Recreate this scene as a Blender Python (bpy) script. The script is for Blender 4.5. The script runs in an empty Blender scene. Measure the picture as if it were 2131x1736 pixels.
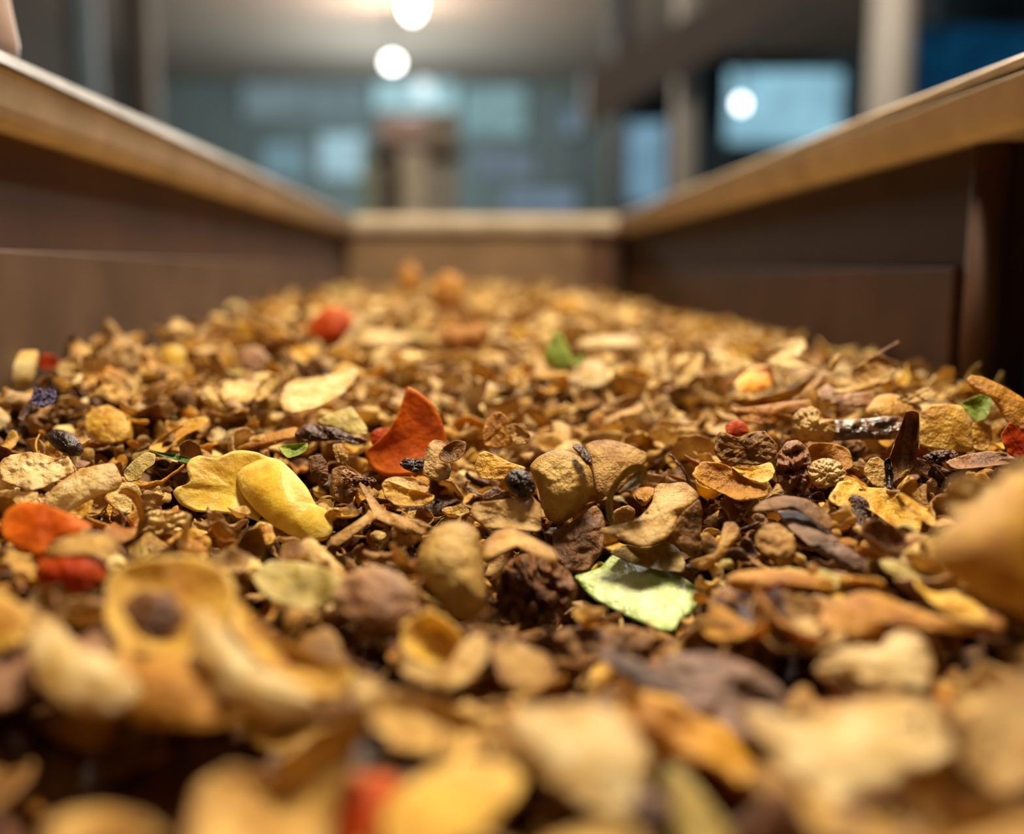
import bpy, math, random
import numpy as np
from mathutils import Vector

RS = np.random.RandomState(11)
random.seed(5)
C = bpy.context.scene.collection
F = 2131.0
CX, CY = 1065.5, 868.0
CAM = np.array([0.0, 0.0, 0.95])
PITCH = math.atan(300 / F)
YAW = math.atan(76 * math.cos(PITCH) / F)
_s, _c = math.sin, math.cos
FW = np.array([_s(YAW) * _c(PITCH), _c(YAW) * _c(PITCH), -_s(PITCH)])
RT = np.array([_c(YAW), -_s(YAW), 0.0])
UP = np.array([_s(YAW) * _s(PITCH), _c(YAW) * _s(PITCH), _c(PITCH)])
XL, XR, YB, YF = -0.146, 0.168, 1.17, -0.16          # inside faces of the trough


def unproj(px, py, d):
    px, py, d = np.asarray(px, float), np.asarray(py, float), np.asarray(d, float)
    v = FW + np.multiply.outer((px - CX) / F, RT) + np.multiply.outer((CY - py) / F, UP)
    return CAM + v * d[..., None]


def proj(P):
    q = np.asarray(P) - CAM
    d = q @ FW
    ds = np.where(d > 1e-4, d, 1e-4)
    return CX + F * (q @ RT) / ds, CY - F * (q @ UP) / ds, d


# ------------------------------------------------------------------ the lie of the heap
_yc = np.array([-.2, .06, .10, .16, .22, .26, .31, .36, .45, .60, .90, 1.3])
_hc = np.array([.062, .062, .060, .060, .059, .055, .046, .037, .029, .022, .018, .019])
_yl = np.array([-.2, .10, .20, .25, .31, .40, .60, 1.0, 1.3])
_hl = np.array([.055, .055, .051, .045, .030, .027, .024, .022, .022])
_yr = np.array([-.2, .10, .20, .25, .30, .40, .60, 1.0, 1.3])
_hr = np.array([.052, .052, .048, .044, .038, .038, .041, .036, .034])
PITS = []


def surf(x, y):
    x, y = np.asarray(x, float), np.asarray(y, float)
    c, l, r = np.interp(y, _yc, _hc), np.interp(y, _yl, _hl), np.interp(y, _yr, _hr)
    tl, tr = np.clip(-x / -XL, 0, 1) ** 1.5, np.clip(x / XR, 0, 1) ** 1.5
    h = c + (l - c) * tl + (r - c) * tr
    for (qx, qy, rad, dep) in PITS:
        h = h + dep * np.exp(-((x - qx) ** 2 + (y - qy) ** 2) / rad ** 2)
    return CAM[2] - h


_ds = np.arange(.05, 1.3, .0015)


def hit(px, py):
    P = unproj(np.full_like(_ds, px), np.full_like(_ds, py), _ds)
    b = np.nonzero(P[:, 2] < surf(P[:, 0], P[:, 1]))[0]
    return float(_ds[b[0]]) if len(b) else 1.1


PITS.append((.024, .206, .027, .0135))
for (px, py, rad, dep) in [(260, 1590, .021, .034), (1130, 1250, .008, .006),
                           (640, 1010, .010, .006), (60, 900, .012, .006), (2000, 1330, .014, .008), (1460, 1640, .009, .014)]:
    p = unproj(px, py, hit(px, py))
    PITS.append((p[0], p[1], rad, dep))

# ------------------------------------------------------------------ materials


def lin(h):
    v = [int(h[i:i + 2], 16) / 255 for i in (0, 2, 4)]
    return tuple((x / 12.92 if x <= .04045 else ((x + .055) / 1.055) ** 2.4) for x in v)


class N:
    def __init__(s, name):
        s.m = bpy.data.materials.new(name)
        s.m.use_nodes = True
        s.t = s.m.node_tree
        s.t.nodes.clear()
        s.out = s.t.nodes.new('ShaderNodeOutputMaterial')

    def n(s, typ, **kw):
        o = s.t.nodes.new('ShaderNode' + typ)
        for k, v in kw.items():
            if hasattr(o, k) and k not in ('Scale',):
                setattr(o, k, v)
            else:
                o.inputs[k].default_value = v
        return o

    def l(s, a, b):
        s.t.links.new(a, b)

    def math(s, op, a, b=None, clamp=False):
        o = s.t.nodes.new('ShaderNodeMath')
        o.operation = op
        o.use_clamp = clamp
        for i, x in enumerate((a, b)):
            if x is None:
                continue
            if isinstance(x, (int, float)):
                o.inputs[i].default_value = x
            else:
                s.l(x, o.inputs[i])
        return o.outputs[0]

    def mix(s, f, a, b, blend='MIX'):
        o = s.t.nodes.new('ShaderNodeMix')
        o.data_type = 'RGBA'
        o.blend_type = blend
        for i, x in ((0, f), (6, a), (7, b)):
            if isinstance(x, (int, float)):
                o.inputs[i].default_value = x
            elif isinstance(x, tuple):
                o.inputs[i].default_value = (*x, 1)
            else:
                s.l(x, o.inputs[i])
        return o.outputs[2]

    def ramp(s, fac, lo, hi):
        o = s.t.nodes.new('ShaderNodeMapRange')
        o.inputs[1].default_value, o.inputs[2].default_value = lo, hi
        s.l(fac, o.inputs[0])
        return o.outputs[0]


def peel_mat(name, base, dark, edge, spot=.5, trans=.36, rough=.5, bump=.8, spec=.4, fibre=False):
    k = N(name)
    b, d, e = lin(base), lin(dark), lin(edge)
    tc = k.n('TexCoord')
    rnd = k.n('Attribute', attribute_name='rnd')
    edg = k.n('Attribute', attribute_name='edge')
    shift = k.n('CombineXYZ')
    k.l(k.math('MULTIPLY', rnd.outputs['Fac'], 3.7), shift.inputs[0])
    k.l(k.math('MULTIPLY', rnd.outputs['Fac'], 9.1), shift.inputs[1])
    add = k.n('VectorMath', operation='ADD')
    k.l(tc.outputs['Object'], add.inputs[0])
    k.l(shift.outputs[0], add.inputs[1])
    vec = add.outputs[0]
    if fibre:
        mp = k.n('Mapping')
        mp.inputs['Scale'].default_value = (.35, 1, 1.6)
        k.l(vec, mp.inputs[0])
        vec2 = mp.outputs[0]
    else:
        vec2 = vec

    def noise(sc, det=2.0, v=vec2, ro=.55):
        o = k.n('TexNoise')
        o.inputs['Scale'].default_value = sc
        o.inputs['Detail'].default_value = det
        o.inputs['Roughness'].default_value = ro
        k.l(v, o.inputs['Vector'])
        return o.outputs['Fac']
    n1, n2, n3 = noise(190, 3), noise(900, 3, ro=.7), noise(430, 3, ro=.6)
    col = k.mix(k.ramp(n1, .38, .66), b, d)
    fac = k.math('MULTIPLY', k.math('POWER', edg.outputs['Fac'], 5.0), k.ramp(n3, .3, .6), True)
    col = k.mix(fac, col, e)
    sp = k.math('MULTIPLY', k.ramp(n2, .62, .72), spot, True)
    col = k.mix(sp, col, tuple(x * .35 for x in d))
    hs = k.n('HueSaturation')
    k.l(k.math('ADD', k.math('MULTIPLY', rnd.outputs['Fac'], .024), .488), hs.inputs['Hue'])
    k.l(k.math('ADD', k.math('MULTIPLY', rnd.outputs['Fac'], .55), .70), hs.inputs['Value'])
    k.l(col, hs.inputs['Color'])
    col = hs.outputs[0]
    bp = k.n('Bump')
    bp.inputs['Strength'].default_value = bump
    bp.inputs['Distance'].default_value = .0011
    k.l(k.math('ADD', n3, k.math('MULTIPLY', n2, .6)), bp.inputs['Height'])
    p = k.n('BsdfPrincipled')
    k.l(col, p.inputs['Base Color'])
    p.inputs['Roughness'].default_value = rough
    p.inputs['Specular IOR Level'].default_value = spec
    k.l(bp.outputs[0], p.inputs['Normal'])
    if trans > 0:
        t = k.n('BsdfTranslucent')
        k.l(col, t.inputs[0])
        mx = k.n('MixShader')
        mx.inputs[0].default_value = trans
        k.l(p.outputs[0], mx.inputs[1])
        k.l(t.outputs[0], mx.inputs[2])
        k.l(mx.outputs[0], k.out.inputs[0])
    else:
        k.l(p.outputs[0], k.out.inputs[0])
    return k.m


M = {
    'cream': peel_mat('peel_cream', 'F0DEAC', 'DAB56A', 'B58342', .35),
    'pale': peel_mat('peel_pale', 'E4C686', 'C4984C', '9B6C32', .5),
    'tan': peel_mat('peel_tan', 'D8B064', 'AE7C34', '7E5224', .6),
    'amber': peel_mat('peel_amber', 'CB912E', 'A46414', 'D6A44A', .4, .38),
    'golden': peel_mat('peel_golden', 'DDB040', 'BA7E1E', 'E8C870', .35, .36, .45),
    'brown': peel_mat('peel_brown', '8C5E28', '5C3814', 'AA7A3C', .6),
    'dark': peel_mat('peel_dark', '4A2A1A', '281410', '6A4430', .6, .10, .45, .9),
    'grey': peel_mat('bark_grey', '7A5E50', '4A342A', '937260', .6, .0, .6, 1.0, fibre=True),
    'mauve': peel_mat('peel_mauve', '9A6A48', '6A4028', 'B48C60', .5, .2),
    'orange': peel_mat('pepper_orange', 'CC5606', 'A03404', 'D67A28', .7, .35, .5, .3, .15),
    'yellow': peel_mat('pepper_yellow', 'EBCB4A', 'D2A22C', 'F2E08C', .15, .34, .42, .25),
    'green': peel_mat('pepper_green', 'D2DCA4', 'AEC676', '7EA648', .15, .15, .2, .8, .8),
    'lime': peel_mat('leaf_lime', '9DB040', '6E8A24', 'B8C060', .3, .3),
    'leaf': peel_mat('leaf_green', '4E6E28', '30481A', '7A9048', .4, .25),
    'olive': peel_mat('peel_olive', 'B49C50', '86702E', 'C8B270', .5, .25),
    'black': peel_mat('berry_black', '2E1C18', '160C0A', '3C2826', .3, .0, .34, .8, .45),
    'bulb': peel_mat('bulb_skin', 'C8A65A', '9E7832', '8E6A30', .7, .08, .55, .8),
}


def flat(name, hexcol, rough=.6, metal=0, nz=.25, scale=30, bump=.15, spec=.4):
    k = N(name)
    b = lin(hexcol)
    tc = k.n('TexCoord')
    t = k.n('TexNoise')
    t.inputs['Scale'].default_value = scale
    t.inputs['Detail'].default_value = 4
    k.l(tc.outputs['Object'], t.inputs['Vector'])
    col = k.mix(k.ramp(t.outputs['Fac'], .3, .7), tuple(x * (1 - nz) for x in b), tuple(min(1, x * (1 + nz)) for x in b))
    p = k.n('BsdfPrincipled')
    k.l(col, p.inputs['Base Color'])
    p.inputs['Roughness'].default_value = rough
    p.inputs['Metallic'].default_value = metal
    p.inputs['Specular IOR Level'].default_value = spec
    bp = k.n('Bump')
    bp.inputs['Strength'].default_value = bump
    bp.inputs['Distance'].default_value = .002
    k.l(t.outputs['Fac'], bp.inputs['Height'])
    k.l(bp.outputs[0], p.inputs['Normal'])
    k.l(p.outputs[0], k.out.inputs[0])
    return k.m


def glow(name, rgb, strength=1.0, hexc=True, streak=0.0):
    k = N(name)
    e = k.n('Emission')
    c = lin(rgb)
    e.inputs[1].default_value = strength
    if streak:
        tc = k.n('TexCoord')
        t = k.n('TexNoise')
        t.inputs['Scale'].default_value = 5
        k.l(tc.outputs['Object'], t.inputs['Vector'])
        col = k.mix(k.ramp(t.outputs['Fac'], .3, .7), tuple(x * (1 - streak) for x in c), tuple(x * (1 + streak) for x in c))
        k.l(col, e.inputs[0])
    else:
        e.inputs[0].default_value = (*c, 1)
    k.l(e.outputs[0], k.out.inputs[0])
    return k.m


# ------------------------------------------------------------------ mesh helpers


def build(name, V, quads, tris, mats, parent=None, origin=(0, 0, 0), edge=None, rnd=None, fmat=None, smooth=True, kind=None):
    V = np.asarray(V, np.float32) - np.asarray(origin, np.float32)
    me = bpy.data.meshes.new(name)
    nq, nt = len(quads), len(tris)
    me.vertices.add(len(V))
    me.vertices.foreach_set('co', V.ravel())
    me.loops.add(nq * 4 + nt * 3)
    parts = []
    if nq:
        parts.append(np.asarray(quads, np.int32).ravel())
    if nt:
        parts.append(np.asarray(tris, np.int32).ravel())
    me.loops.foreach_set('vertex_index', np.concatenate(parts))
    me.polygons.add(nq + nt)
    st = np.concatenate([np.arange(nq) * 4, nq * 4 + np.arange(nt) * 3]).astype(np.int32)
    me.polygons.foreach_set('loop_start', st)
    me.polygons.foreach_set('use_smooth', np.full(nq + nt, smooth))
    for m in (mats if isinstance(mats, list) else [mats]):
        me.materials.append(m)
    if fmat is not None:
        me.polygons.foreach_set('material_index', np.asarray(fmat, np.int32))
    if edge is not None:
        a = me.attributes.new('edge', 'FLOAT', 'POINT')
        a.data.foreach_set('value', np.asarray(edge, np.float32))
    if rnd is not None:
        a = me.attributes.new('rnd', 'FLOAT', 'POINT')
        a.data.foreach_set('value', np.broadcast_to(np.asarray(rnd, np.float32), (len(V),)).copy())
    me.update()
    me.validate()
    o = bpy.data.objects.new(name, me)
    C.objects.link(o)
    if parent is not None:
        o.parent = parent
        o.location = Vector(origin) - parent.location
    else:
        o.location = Vector(origin)
    if kind:
        o['kind'] = kind
    return o


def tag(o, label, cat, group=None, kind=None):
    o['label'] = label
    o['category'] = cat
    if group:
        o['group'] = group
    if kind:
        o['kind'] = kind
    return o


def empty(name, loc):
    o = bpy.data.objects.new(name, None)
    o.empty_display_size = .01
    o.location = Vector(loc)
    C.objects.link(o)
    return o


class MB:
    def __init__(s):
        s.v, s.q, s.t = [], [], []

    def box(s, x0, x1, y0, y1, z0, z1, bev=0):
        b = len(s.v)
        s.v += [(x, y, z) for z in (z0, z1) for y in (y0, y1) for x in (x0, x1)]
        s.q += [tuple(b + i for i in f) for f in ((0, 2, 3, 1), (4, 5, 7, 6), (0, 1, 5, 4), (2, 6, 7, 3), (0, 4, 6, 2), (1, 3, 7, 5))]
        return s

    def prism_y(s, prof, y0, y1):      # profile in x,z swept along y
        b, n = len(s.v), len(prof)
        s.v += [(x, y0, z) for x, z in prof] + [(x, y1, z) for x, z in prof]
        for i in range(n):
            j = (i + 1) % n
            s.q.append((b + i, b + j, b + n + j, b + n + i))
        for k in range(1, n - 1):
            s.t += [(b, b + k, b + k + 1), (b + n, b + n + k + 1, b + n + k)]
        return s

    def prism_x(s, prof, x0, x1):      # profile in y,z swept along x
        b, n = len(s.v), len(prof)
        s.v += [(x0, y, z) for y, z in prof] + [(x1, y, z) for y, z in prof]
        for i in range(n):
            j = (i + 1) % n
            s.q.append((b + i, b + j, b + n + j, b + n + i))
        for k in range(1, n - 1):
            s.t += [(b, b + k, b + k + 1), (b + n, b + n + k + 1, b + n + k)]
        return s

    def lathe(s, prof, c, axis='z', n=24):
        b = len(s.v)
        for (r, h) in prof:
            for i in range(n):
                a = 2 * math.pi * i / n
                p = (r * _c(a), r * _s(a), h)
                if axis == 'x':
                    p = (h, r * _c(a), r * _s(a))
                s.v.append(tuple(c[j] + p[j] for j in range(3)))
        for k in range(len(prof) - 1):
            for i in range(n):
                j = (i + 1) % n
                s.q.append((b + k * n + i, b + k * n + j, b + (k + 1) * n + j, b + (k + 1) * n + i))
        return s

    def done(s, name, m, parent=None, origin=None, smooth=False, bevel=0, kind=None):
        V = np.array(s.v)
        og = origin if origin is not None else (tuple(parent.location) if parent else tuple(np.append(V[:, :2].mean(0), V[:, 2].min())))
        o = build(name, V, s.q, s.t, m, parent, og, smooth=smooth, kind=kind)
        if bevel:
            b = o.modifiers.new('bev', 'BEVEL')
            b.width = bevel
            b.segments = 2
            b.limit_method = 'ANGLE'
        return o


_topo = {}


def topo(nr, na):
    """closed sheet: front centre, front rings 1..nr-1, rim ring, back rings 1..nr-1, back centre"""
    if (nr, na) in _topo:
        return _topo[nr, na]
    A = np.arange(na)
    B = (A + 1) % na
    q, t = [], []
    fr = lambda k: 1 + (k - 1) * na                       # ring k (1..nr), ring nr is the rim
    bk = lambda k: fr(nr) if k == nr else 1 + nr * na + (k - 1) * na
    last = 1 + nr * na + (nr - 1) * na
    t.append(np.stack([np.zeros(na, int), fr(1) + A, fr(1) + B], 1))
    t.append(np.stack([np.full(na, last), bk(1) + B, bk(1) + A], 1))
    for k in range(1, nr):
        q.append(np.stack([fr(k) + A, fr(k + 1) + A, fr(k + 1) + B, fr(k) + B], 1))
        q.append(np.stack([bk(k) + A, bk(k) + B, bk(k + 1) + B, bk(k + 1) + A], 1))
    _topo[nr, na] = (np.concatenate(q), np.concatenate(t), last + 1)
    return _topo[nr, na]


def rads(nr):
    r = np.linspace(0, .975, nr)[1:]
    return np.append(r, 1.0)


def fbm(P, freq, rng, octs=3):
    """smooth noise from random sine waves; P (n,k)"""
    out = np.zeros(len(P))
    amp = 1.0
    for _ in range(octs):
        for _j in range(4):
            d = rng.normal(size=P.shape[1])
            d *= freq / np.linalg.norm(d) * rng.uniform(.7, 1.3)
            out += amp * np.sin(P @ d + rng.uniform(0, 6.28)) / 4
        freq *= 2.1
        amp *= .5
    return out


def ridge(P, freq, rng, octs=3):
    """creased noise: sharp folds where sine waves change sign"""
    out = np.zeros(len(P))
    amp = 1.0
    for _ in range(octs):
        for _j in range(3):
            d = rng.normal(size=P.shape[1])
            d *= freq / np.linalg.norm(d) * rng.uniform(.6, 1.4)
            w = .35 * np.sin(P @ rng.normal(size=P.shape[1]) * 1.3 + rng.uniform(0, 6))
            out += amp * (1 - 2 * np.abs(np.sin(P @ d + w + rng.uniform(0, 6.28)))) / 3
        freq *= 1.9
        amp *= .5
    return out


def saw(a, rng, n):
    """ragged edge: random sharp nicks round the outline"""
    k = np.sort(rng.uniform(0, 2 * math.pi, n))
    v = rng.uniform(-1, 1, n)
    return np.interp(a, np.concatenate([k - 2 * math.pi, k, k + 2 * math.pi]), np.tile(v, 3))


# ------------------------------------------------------------------ traced pieces
BW, BH, BS = 1066, 868, 2.0
zbuf = np.full((BH, BW), 9.0)
MARKS = []


def inside(poly, X, Y):
    r = np.zeros(X.shape, bool)
    n = len(poly)
    for i in range(n):
        x1, y1 = poly[i]
        x2, y2 = poly[(i + 1) % n]
        if y1 == y2:
            continue
        c = ((y1 > Y) != (y2 > Y)) & (X < (x2 - x1) * (Y - y1) / (y2 - y1) + x1)
        r ^= c
    return r


def smooth_outline(pts, na, rng, rag):
    """closed outline resampled to na points: straight-ish corners kept, slight rounding"""
    p = np.array(pts, float)
    for w in (.86, .80):
        q = np.roll(p, -1, 0)
        p = np.stack([w * p + (1 - w) * q, (1 - w) * p + w * q], 1).reshape(-1, 2)
    d = np.linalg.norm(np.roll(p, -1, 0) - p, axis=1)
    s = np.concatenate([[0], np.cumsum(d)])
    t = np.linspace(0, s[-1], na, endpoint=False)
    pc = np.vstack([p, p[:1]])
    o = np.stack([np.interp(t, s, pc[:, 0]), np.interp(t, s, pc[:, 1])], 1)
    if rag:
        a = np.linspace(0, 2 * math.pi, na, endpoint=False)
        nz = 1.6 * saw(a, rng, 26) + 1.2 * saw(a, rng, 60)
        c = o.mean(0)
        v = o - c
        o = c + v * (1 + rag * nz / 3)[:, None]
    return o


def area_centroid(p):
    x, y = p[:, 0], p[:, 1]
    x2, y2 = np.roll(x, -1), np.roll(y, -1)
    cr = x * y2 - x2 * y
    a = cr.sum() / 2
    return np.array([((x + x2) * cr).sum() / (6 * a), ((y + y2) * cr).sum() / (6 * a)])


_seed = [100]


def piece(name, mat, pts, lean=1.0, o=0.0, D=None, bulge=None, curl=.15, t=.0006, lump=0, rag=.03, cr=.08, crf=4.0, wav=.10,
          dep=None, su=0.0, parent=None, centre=None, origin=None, nr=14, na=110, rnd=None, base=None, block=True):
    """One traced piece: outline in photo pixels, laid at the depth where its lower edge meets the heap,
    leaning back by LEAN (depth per height), bulging, crumpled and given real thickness (LUMP: full body)."""
    _seed[0] += 1
    rng = np.random.RandomState(_seed[0])
    P = np.array(pts, float)
    out = smooth_outline(P, na, rng, rag)
    c = np.array(centre, float) if centre is not None else area_centroid(out)
    lo, hi = out.min(0), out.max(0)
    half = (hi - lo) / 2
    mid = (hi + lo) / 2
    if D is None:
        i = int(np.argmax(P[:, 1]))
        bx, by = base if base else (.5 * P[i, 0] + .5 * mid[0], P[i, 1])
        Db = hit(bx, min(by, 1730)) + o
    else:
        Db = D + o
    S = max(half) / F * Db                                   # half size in metres
    r = rads(nr)
    ring = c + (out - c)[None] * r[:, None, None]            # nr,na,2
    XY = np.vstack([c[None], ring.reshape(-1, 2)])
    R = np.concatenate([[0], np.repeat(r, na)])
    u = (XY[:, 0] - mid[0]) / max(half)
    v = -(XY[:, 1] - mid[1]) / max(half)
    vb = -(hi[1] - mid[1]) / max(half)
    un, vn = (XY[:, 0] - mid[0]) / half[0], -(XY[:, 1] - mid[1]) / half[1]
    roll = 0.0
    if bulge is None:
        bulge = rng.uniform(-.45, .12) if not lump else .1
        roll = rng.choice([-1, 1]) * rng.uniform(.1, .35)
    elif not lump:
        bulge = bulge * .7
    if lump and lump < .36:
        lump = lump * .6
    d = lean * (v - vb) * S + su * u * S
    th = np.arctan2(vn, un)
    ra = rng.uniform(0, 3.14)
    d = d + roll * S * (un * math.cos(ra) + vn * math.sin(ra)) ** 2 * (0 if lump > .3 else 1)
    d = d + wav * S * (0 if lump > .3 else 1) * R ** 3 * sum(np.sin(f * th + rng.uniform(0, 6.28)) * rng.uniform(.3, 1) / f ** .5 for f in (2, 3, 5, 8))
    d = d - bulge * S * (1 - np.clip(R, 0, 1) ** 2)
    d = d + curl * S * np.clip(vn, 0, 1.2) ** 2
    if dep is not None:
        d = d + S * dep(un, vn)
    if cr:
        d = d + cr * S * (.55 * fbm(np.stack([u, v], 1), crf, rng, 3) + .75 * ridge(np.stack([u, v], 1), crf * .8, rng, 3))
    d = Db + d
    n_in = 1 + (nr - 1) * na
    tk = np.maximum(t, lump * S) * np.clip(1 - R[:n_in] ** 2.4, 0, 1) ** .6 if lump else t * np.ones(n_in)
    tb = tk
    if lump and cr:
        uv_ = np.stack([u, v], 1)[:n_in]
        tk = tk * (1 + cr * (1.3 * fbm(uv_, crf * 1.6, rng, 3) + .7 * ridge(uv_, crf * 1.3, rng, 3)))
    front = d.copy()
    front[:n_in] -= tk
    back = d[:n_in] + tb
    VF = unproj(XY[:, 0], XY[:, 1], np.maximum(front, .045))
    VB = unproj(XY[:n_in, 0], XY[:n_in, 1], np.maximum(back, .045))
    V = np.vstack([VF, VB[1:], VB[:1]])
    q, tr, _n = topo(nr, na)
    e = np.concatenate([R, R[1:n_in], R[:1]])
    if block:
        gx0, gx1 = int(max(lo[0] / BS, 0)), int(min(hi[0] / BS + 1, BW))
        gy0, gy1 = int(max(lo[1] / BS, 0)), int(min(hi[1] / BS + 1, BH))
        if gx1 > gx0 and gy1 > gy0:
            X, Y = np.meshgrid((np.arange(gx0, gx1) + .5) * BS, (np.arange(gy0, gy1) + .5) * BS)
            m = inside(out, X, Y)
            z = Db + lean * (-(Y - mid[1]) / max(half) - vb) * S
            sub = zbuf[gy0:gy1, gx0:gx1]
            sub[m] = np.minimum(sub, z)[m]
    og = origin if origin is not None else (tuple(parent.location) if parent is not None else (*V.mean(0)[:2], V[:, 2].min()))
    ob = build(name, V, q, tr, M[mat] if isinstance(mat, str) else mat, parent, og, e, rng.uniform(.3, .8) if rnd is None else rnd)
    return ob


def thing(name, label, cat, lm=None, group=None, **kw):
    o = piece(name, **kw)
    tag(o, label, cat, group)
    if lm:
        p = np.array(kw['pts'], float)
        MARKS.append((lm, p.mean(0)))
    return o


def ribbon(pts, w):
    """outline of a band of width(s) w along a centre line in pixels"""
    p = np.array(pts, float)
    w = np.broadcast_to(np.asarray(w, float), (len(p),))
    tn = np.gradient(p, axis=0)
    tn /= np.linalg.norm(tn, axis=1)[:, None] + 1e-9
    nn = np.stack([-tn[:, 1], tn[:, 0]], 1) * (w / 2)[:, None]
    return np.vstack([p + nn, (p - nn)[::-1]])


def band(name, mat, pts, w, D, dd=0.0, deep=.004, t=.0006, parent=None, rnd=.5, lift=None):
    """a curled band of peel seen edge-on: centre line in pixels, W pixels wide in the picture, DEEP metres along the line of sight"""
    _seed[0] += 1
    rng = np.random.RandomState(_seed[0])
    p = np.array(pts, float)
    s = np.concatenate([[0], np.cumsum(np.linalg.norm(np.diff(p, axis=0), axis=1))])
    n, kx = 60, 8
    tt = np.linspace(0, s[-1], n)
    p = np.stack([np.interp(tt, s, p[:, 0]), np.interp(tt, s, p[:, 1])], 1)
    for _ in range(6):
        p[1:-1] = .25 * p[:-2] + .5 * p[1:-1] + .25 * p[2:]
    tn = np.gradient(p, axis=0)
    tn /= np.linalg.norm(tn, axis=1)[:, None] + 1e-9
    nn = np.stack([-tn[:, 1], tn[:, 0]], 1)
    ww = np.interp(tt, np.linspace(0, s[-1], len(np.atleast_1d(w))), np.atleast_1d(w)) * np.clip(np.minimum(np.arange(n), n - 1 - np.arange(n)) / 5 + .25, 0, 1)
    rows = []
    for side in (0, 1):
        for j in range(kx):
            a = j / (kx - 1)
            q = p + nn * (ww * (a - .5))[:, None]
            d = D + dd * np.linspace(-.5, .5, n) + deep * (a - .5) + .0006 * np.sin(np.linspace(0, 9, n) + j)
            rows.append(unproj(q[:, 0], q[:, 1], d + (t if side else 0)))
    V = np.concatenate(rows)
    q4 = []
    I = np.arange(n - 1)
    for side in (0, 1):
        for j in range(kx - 1):
            b0, b1 = (side * kx + j) * n, (side * kx + j + 1) * n
            f = np.stack([b0 + I, b0 + I + 1, b1 + I + 1, b1 + I], 1)
            q4.append(f if not side else f[:, ::-1])
    for j in (0, kx - 1):
        b0, b1 = j * n, (kx + j) * n
        q4.append(np.stack([b0 + I, b1 + I, b1 + I + 1, b0 + I + 1], 1))
    og = tuple(parent.location) if parent is not None else (*V.mean(0)[:2], V[:, 2].min())
    e = np.tile(np.repeat(np.abs(np.linspace(-1, 1, kx)), n), 2)
    return build(name, V, np.concatenate(q4), [], M[mat], parent, og, e, rnd)


# ------------------------------------------------------------------ the pieces one can pick out in the photograph
T = thing
# --- middle distance and focus: coloured pieces
T('pepper_piece', 'tall orange-red pepper piece standing upright with a pointed tip, dark specks on it', 'pepper piece', 'the tall orange-red pepper piece',
  mat='orange', pts=[(848, 803), (866, 812), (885, 826), (903, 845), (917, 868), (925, 893), (930, 925), (915, 960), (880, 985), (838, 990), (800, 991), (772, 978), (757, 940), (788, 918), (812, 890), (830, 858), (840, 825)],
  lean=.35, curl=.05, bulge=-.25, cr=.02, wav=.03, rag=.006, t=.001, dep=lambda u, v: .22 * u * u, D=.262)
T('pepper_piece', 'small dark orange pepper scrap tucked behind the base of the tall orange-red piece', 'pepper piece',
  mat='orange', pts=[(768, 905), (785, 892), (812, 890), (822, 905), (815, 930), (775, 930)], lean=.6, D=.272, rnd=.2)
yp = empty('folded_pepper_piece', unproj(540, 1160, .234))
tag(yp, 'bright yellow pepper piece folded in two lobes, beside the thin green leaf', 'pepper piece')
MARKS.append(('the folded yellow pepper piece', np.array([540, 1040])))
piece('back_lobe', 'yellow', [(387, 970), (396, 955), (415, 947), (432, 952), (450, 953), (470, 945), (486, 938), (508, 937), (535, 941), (565, 955), (590, 990), (600, 1060), (560, 1095), (510, 1075), (450, 1066), (408, 1066), (374, 1050), (358, 1026), (367, 1014), (388, 1008), (396, 998), (390, 985)],
      D=.237, lean=.6, curl=.1, bulge=-.22, cr=.05, wav=.06, crf=6, rag=.004, t=.0013, parent=yp, rnd=.55)
piece('front_lobe', 'yellow', [(491, 990), (505, 972), (530, 960), (556, 950), (585, 958), (612, 983), (640, 1015), (653, 1042), (660, 1053), (678, 1057), (691, 1080), (695, 1105), (682, 1124), (650, 1130), (605, 1115), (567, 1094), (530, 1062), (508, 1035), (497, 1015)],
      D=.230, lean=.75, curl=.15, bulge=.5, cr=.025, wav=.05, rag=.004, t=.0013, parent=yp, rnd=.62, dep=lambda u, v: .25 * u * u)
T('pepper_piece', 'pale green glossy wet pepper piece lying flat in front of the crumpled pale peel', 'pepper piece', 'the pale green glossy pepper piece',
  mat='green', pts=[(1191, 1199), (1215, 1192), (1250, 1179), (1262, 1166), (1276, 1146), (1287, 1146), (1300, 1162), (1331, 1177), (1371, 1187), (1405, 1193), (1437, 1210), (1456, 1228), (1458, 1252), (1445, 1272), (1413, 1296), (1405, 1316), (1376, 1314), (1344, 1300), (1305, 1283), (1265, 1264), (1236, 1248), (1213, 1226)],
  lean=1.7, curl=-.1, bulge=.18, cr=.05, crf=5, rag=.004, t=.0016, D=.209, rnd=.6)
T('dried_bulb', 'round ochre wrinkled bulb half sunk in the flakes with dark hooked tip', 'bulb', 'the round ochre bulb',
  mat='bulb', pts=[(1100, 972), (1120, 950), (1150, 937), (1175, 936), (1200, 946), (1222, 962), (1233, 985), (1236, 1015), (1222, 1045), (1195, 1075), (1165, 1092), (1138, 1082), (1126, 1050), (1118, 1010)],
  D=.238, lean=.3, lump=.85, bulge=0, curl=0, cr=.05, rag=.004, rnd=.5, na=96, nr=16)
piece('hooked_tip', 'dark', [(1190, 930), (1200, 922), (1215, 930), (1232, 950), (1233, 970), (1222, 968), (1210, 955), (1204, 945)], D=.234, lump=.5, parent=bpy.data.objects['dried_bulb'], cr=.2)
T('seed_knob', 'dark brown lumpy seed-like knob on a short stub beside the ochre bulb', 'seed', 'the dark lumpy knob',
  mat='black', pts=[(1047, 1000), (1060, 980), (1080, 975), (1098, 982), (1112, 998), (1116, 1020), (1105, 1034), (1085, 1036), (1062, 1025)], D=.229, lump=.8, lean=.2, bulge=0, curl=0, cr=.16, crf=6, rnd=.4)
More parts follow.
